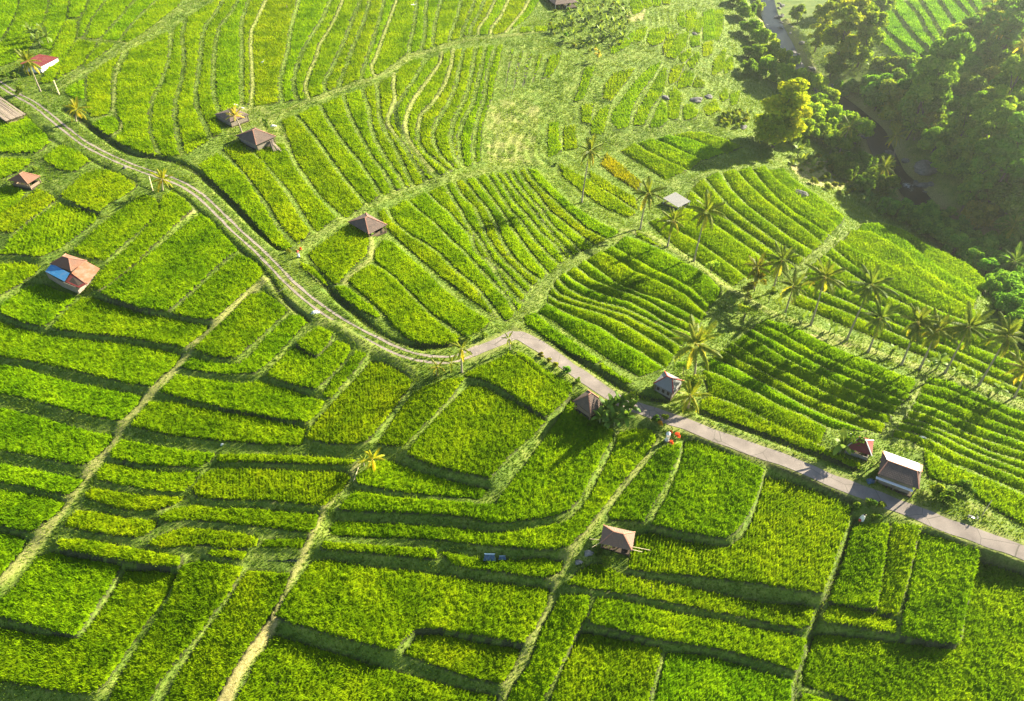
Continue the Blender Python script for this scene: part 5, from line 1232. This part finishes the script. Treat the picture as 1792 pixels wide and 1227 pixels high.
sack((424, 668 if False else 190), .5, 'white bundle beside the dead palm', M_WHITE); sack((1029, 969), .7, 'grey sack in the shade left of the open hut', M_CONC); sack((1012, 985), .55, 'pale sack at the edge of the grassy dyke', M_CONC)
sack((390, 779), .35, 'small white scrap on the dark bank', M_WHITE, 'litter', 'plastic_scrap')
def tarp(p, s, label):
    g = gp(p, .45); m = MB(); a = [Vector((-1.1, -.5, 0)), Vector((1.1, -.5, 0)), Vector((.8, .2, .9)), Vector((-.8, .2, .9))]; b = [Vector((-.8, .2, .9)), Vector((.8, .2, .9)), Vector((1.0, .9, .1)), Vector((-1.0, .9, .1))]
    m.slab(a, .03); m.slab(b, .03); o = m.build('tarpaulin', M_TARP, loc=g); o.scale = (s, s, s); tag(o, label, 'tarpaulin')
tarp((857, 979), .9, 'larger pale blue tarpaulin in the shaded terrace'); tarp((879, 979), .55, 'smaller dark blue tarpaulin in the shaded terrace')
def pole(a, b, za, zb, r, label, name='bamboo_pole'):
    A = gp(a, za); B = gp(b, zb); m = MB(); m.tube([(0, 0, 0), tuple(B - A)], r, 6); tag(m.build(name, M_BAMBOO, loc=A), label, 'pole')
pole((628, 818), (619, 844), .15, .15, .07, 'pale pipe lying down the bank from the palm seedlings', 'water_pipe'); pole((136, 517), (150, 509), .4, .6, .05, 'bamboo pole lying below the patched house')
pole((1718, 903), (1727, 886), 0, 1.9, .06, 'leaning wooden post beside the parked motorcycle', 'wooden_post'); pole((489, 512), (503, 507), .6, .7, .05, 'bamboo spout over the ditch beside the track', 'bamboo_spout')
pole((104, 166), (98, 150), 0, 1.4, .16, 'short dead stump at the end of the grassy path', 'tree_stump')
pole((268, 335), (264, 317), 0, 1.3, .12, 'grey post beside the golden young palm', 'wooden_post')
# motorcycle
def motorcycle():
    a = gp((1692, 906)); b = gp((1708, 911)); c = (a + b) / 2; rz = math.atan2(b.y - a.y, b.x - a.x); c.z = float(hz(c.x, c.y)); e = empty('motorcycle', c, rz)
    for x in (-.62, .62):
        m = MB(); pr = [(.30 + .06 * math.cos(t), 0) for t in (0,)]; n_ = 16
        ring = [(x + .27 * math.cos(2 * math.pi * k / n_), 0, .30 + .27 * math.sin(2 * math.pi * k / n_)) for k in range(n_ + 1)]
        m.tube(ring, .055, 6)
        for k in range(6): m.bar((x, 0, .3), (x + .25 * math.cos(k * 1.047), 0, .3 + .25 * math.sin(k * 1.047)), .015)
        m.build('wheel', M_BLACK, e)
    m = MB(); m.bar((-.35, 0, .45), (.3, 0, .42), .22, .26); m.bar((-.75, 0, .62), (-.2, 0, .62), .2, .18); m.bar((.3, 0, .42), (.55, 0, .85), .20, .12); m.bar((.62, 0, .3), (.50, 0, .95), .07); m.bar((-.62, 0, .3), (-.1, 0, .4), .08); m.build('body', M_STEEL, e)
    m = MB(); m.box((-.38, 0, .76), (.72, .24, .10)); m.build('seat', M_BLACK, e)
    m = MB(); m.bar((.45, -.33, 1.0), (.45, .33, 1.0), .035); m.box((.58, 0, .90), (.14, .22, .18)); m.build('handlebar', M_BLACK, e)
    return tag(e, 'motorcycle parked on the yellow grass verge of the road', 'motorcycle')
motorcycle()
# birds
def egret(p, label, fly=0.0, col=None, rz=.5):
    g = gp(p, .75 if not fly else fly); m = MB()
    m.tube([(-.32, 0, .02), (-.15, 0, .06), (.05, 0, .10), (.2, 0, .12), (.3, 0, .28), (.34, 0, .40), (.44, 0, .42), (.56, 0, .40)], [.02, .10, .13, .07, .04, .05, .03, .008], 7)
    if fly:
        for s in (-1, 1): m.slab([(.15, s * .08, .12), (-.15, s * .08, .12), (-.25, s * .75, .30), (.0, s * .8, .32)], .02)
    else:
        for s in (-1, 1): m.bar((0, s * .05, .05), (.02, s * .05, -.35), .02)
    o = m.build('egret', col or M_WHITE, loc=g, smooth=True); o.rotation_euler = (0, 0, rz); o.scale = (1.5, 1.5, 1.5); tag(o, label, 'bird')
egret((460, 113), 'white egret standing in the tall curving strips'); egret((503, 17), 'dun egret standing near the top edge', 0, M_WOOD, 2.0)
egret((725, 22), 'white egret flying over the top rice strips', 2.5, None, 2.0); egret((613, 45), 'dark bird flying low over a grass bund', 1.6, M_BLACK, 2.8)

# ---------------------------------------------------------------- grass
def grass():
    rg = np.random.default_rng(5); free = ~FIELD & (dr > 1.75) & SEE & (RX > GX0 + 6) & (RX < GX1 - 6) & (drv > 5) & ~((np.abs(dt - .78) < .42) )
    j, i = np.nonzero(free); dist = np.sqrt(RX[j, i] ** 2 + RY[j, i] ** 2 + CAM_H ** 2)
    dens = np.interp(dist, [95, 160, 320], [2.1, 1.25, .55]); vis = (PU[j, i] > -60) & (PU[j, i] < 1850) & (PV[j, i] > -40) & (PV[j, i] < 1270)
    bare = BAREM[j, i]; dens = dens * vis * np.clip(1.05 - bare * 1.2, .05, 1)
    k = rg.poisson(dens); j = np.repeat(j, k); i = np.repeat(i, k); n_ = len(j)
    x = RX[j, i] + (rg.random(n_) - .5) * RES; y = RY[j, i] + (rg.random(n_) - .5) * RES; z = hz(x, y) - .03
    dist = np.sqrt(x * x + y * y + CAM_H ** 2); sc = np.interp(dist, [95, 320], [1, 2.0])
    tall = .6 + .9 * vnoise(x, y, 4.0, 31) * np.where(FREE[j, i], 1.25, .8); tn = np.clip(vnoise(x, y, 6, 32) * .6 + rg.random(n_) * .5 - .05 + BAREM[j, i] * .3, 0, 1)
    Vs = []; 
    for b in range(3):
        a = rg.random(n_) * 6.283; h = .24 * tall * rg.uniform(.5, 1.4, n_) * (.75 + .25 * sc); w_ = .055 * sc * rg.uniform(.7, 1.4, n_); ln = h * rg.uniform(.2, .9, n_)
        ca, sa = np.cos(a), np.sin(a); P0 = np.stack([x - sa * w_, y + ca * w_, z], 1); P1 = np.stack([x + sa * w_, y - ca * w_, z], 1)
        Vs.append(np.stack([P0, P1, np.stack([x + ca * ln + sa * w_ * .2, y + sa * ln - ca * w_ * .2, z + h], 1), np.stack([x + ca * ln - sa * w_ * .2, y + sa * ln + ca * w_ * .2, z + h], 1)], 1))
    V = np.concatenate(Vs).reshape(-1, 3); F = np.arange(len(V)).reshape(-1, 4); t = np.repeat(np.concatenate([tn] * 3), 4)
    print('grass tufts', n_)
    tag(obj('grass', mesh_np('grass', V, F, M_GRASS, {'tint': t})), kind='stuff')
grass()

# ---------------------------------------------------------------- haze
if HAZE:
    m = MB(); m.box((0, 175, 32), (620, 470, 122)); g = NG('haze_air')
    v = g.n('VolumePrincipled', {'Color': (.93, 1.0, .95, 1), 'Density': HAZE, 'Anisotropy': .75}); g.nt.links.new(v.outputs[0], g.out.inputs[1])
    tag(m.build('haze', g.mat), kind='stuff')
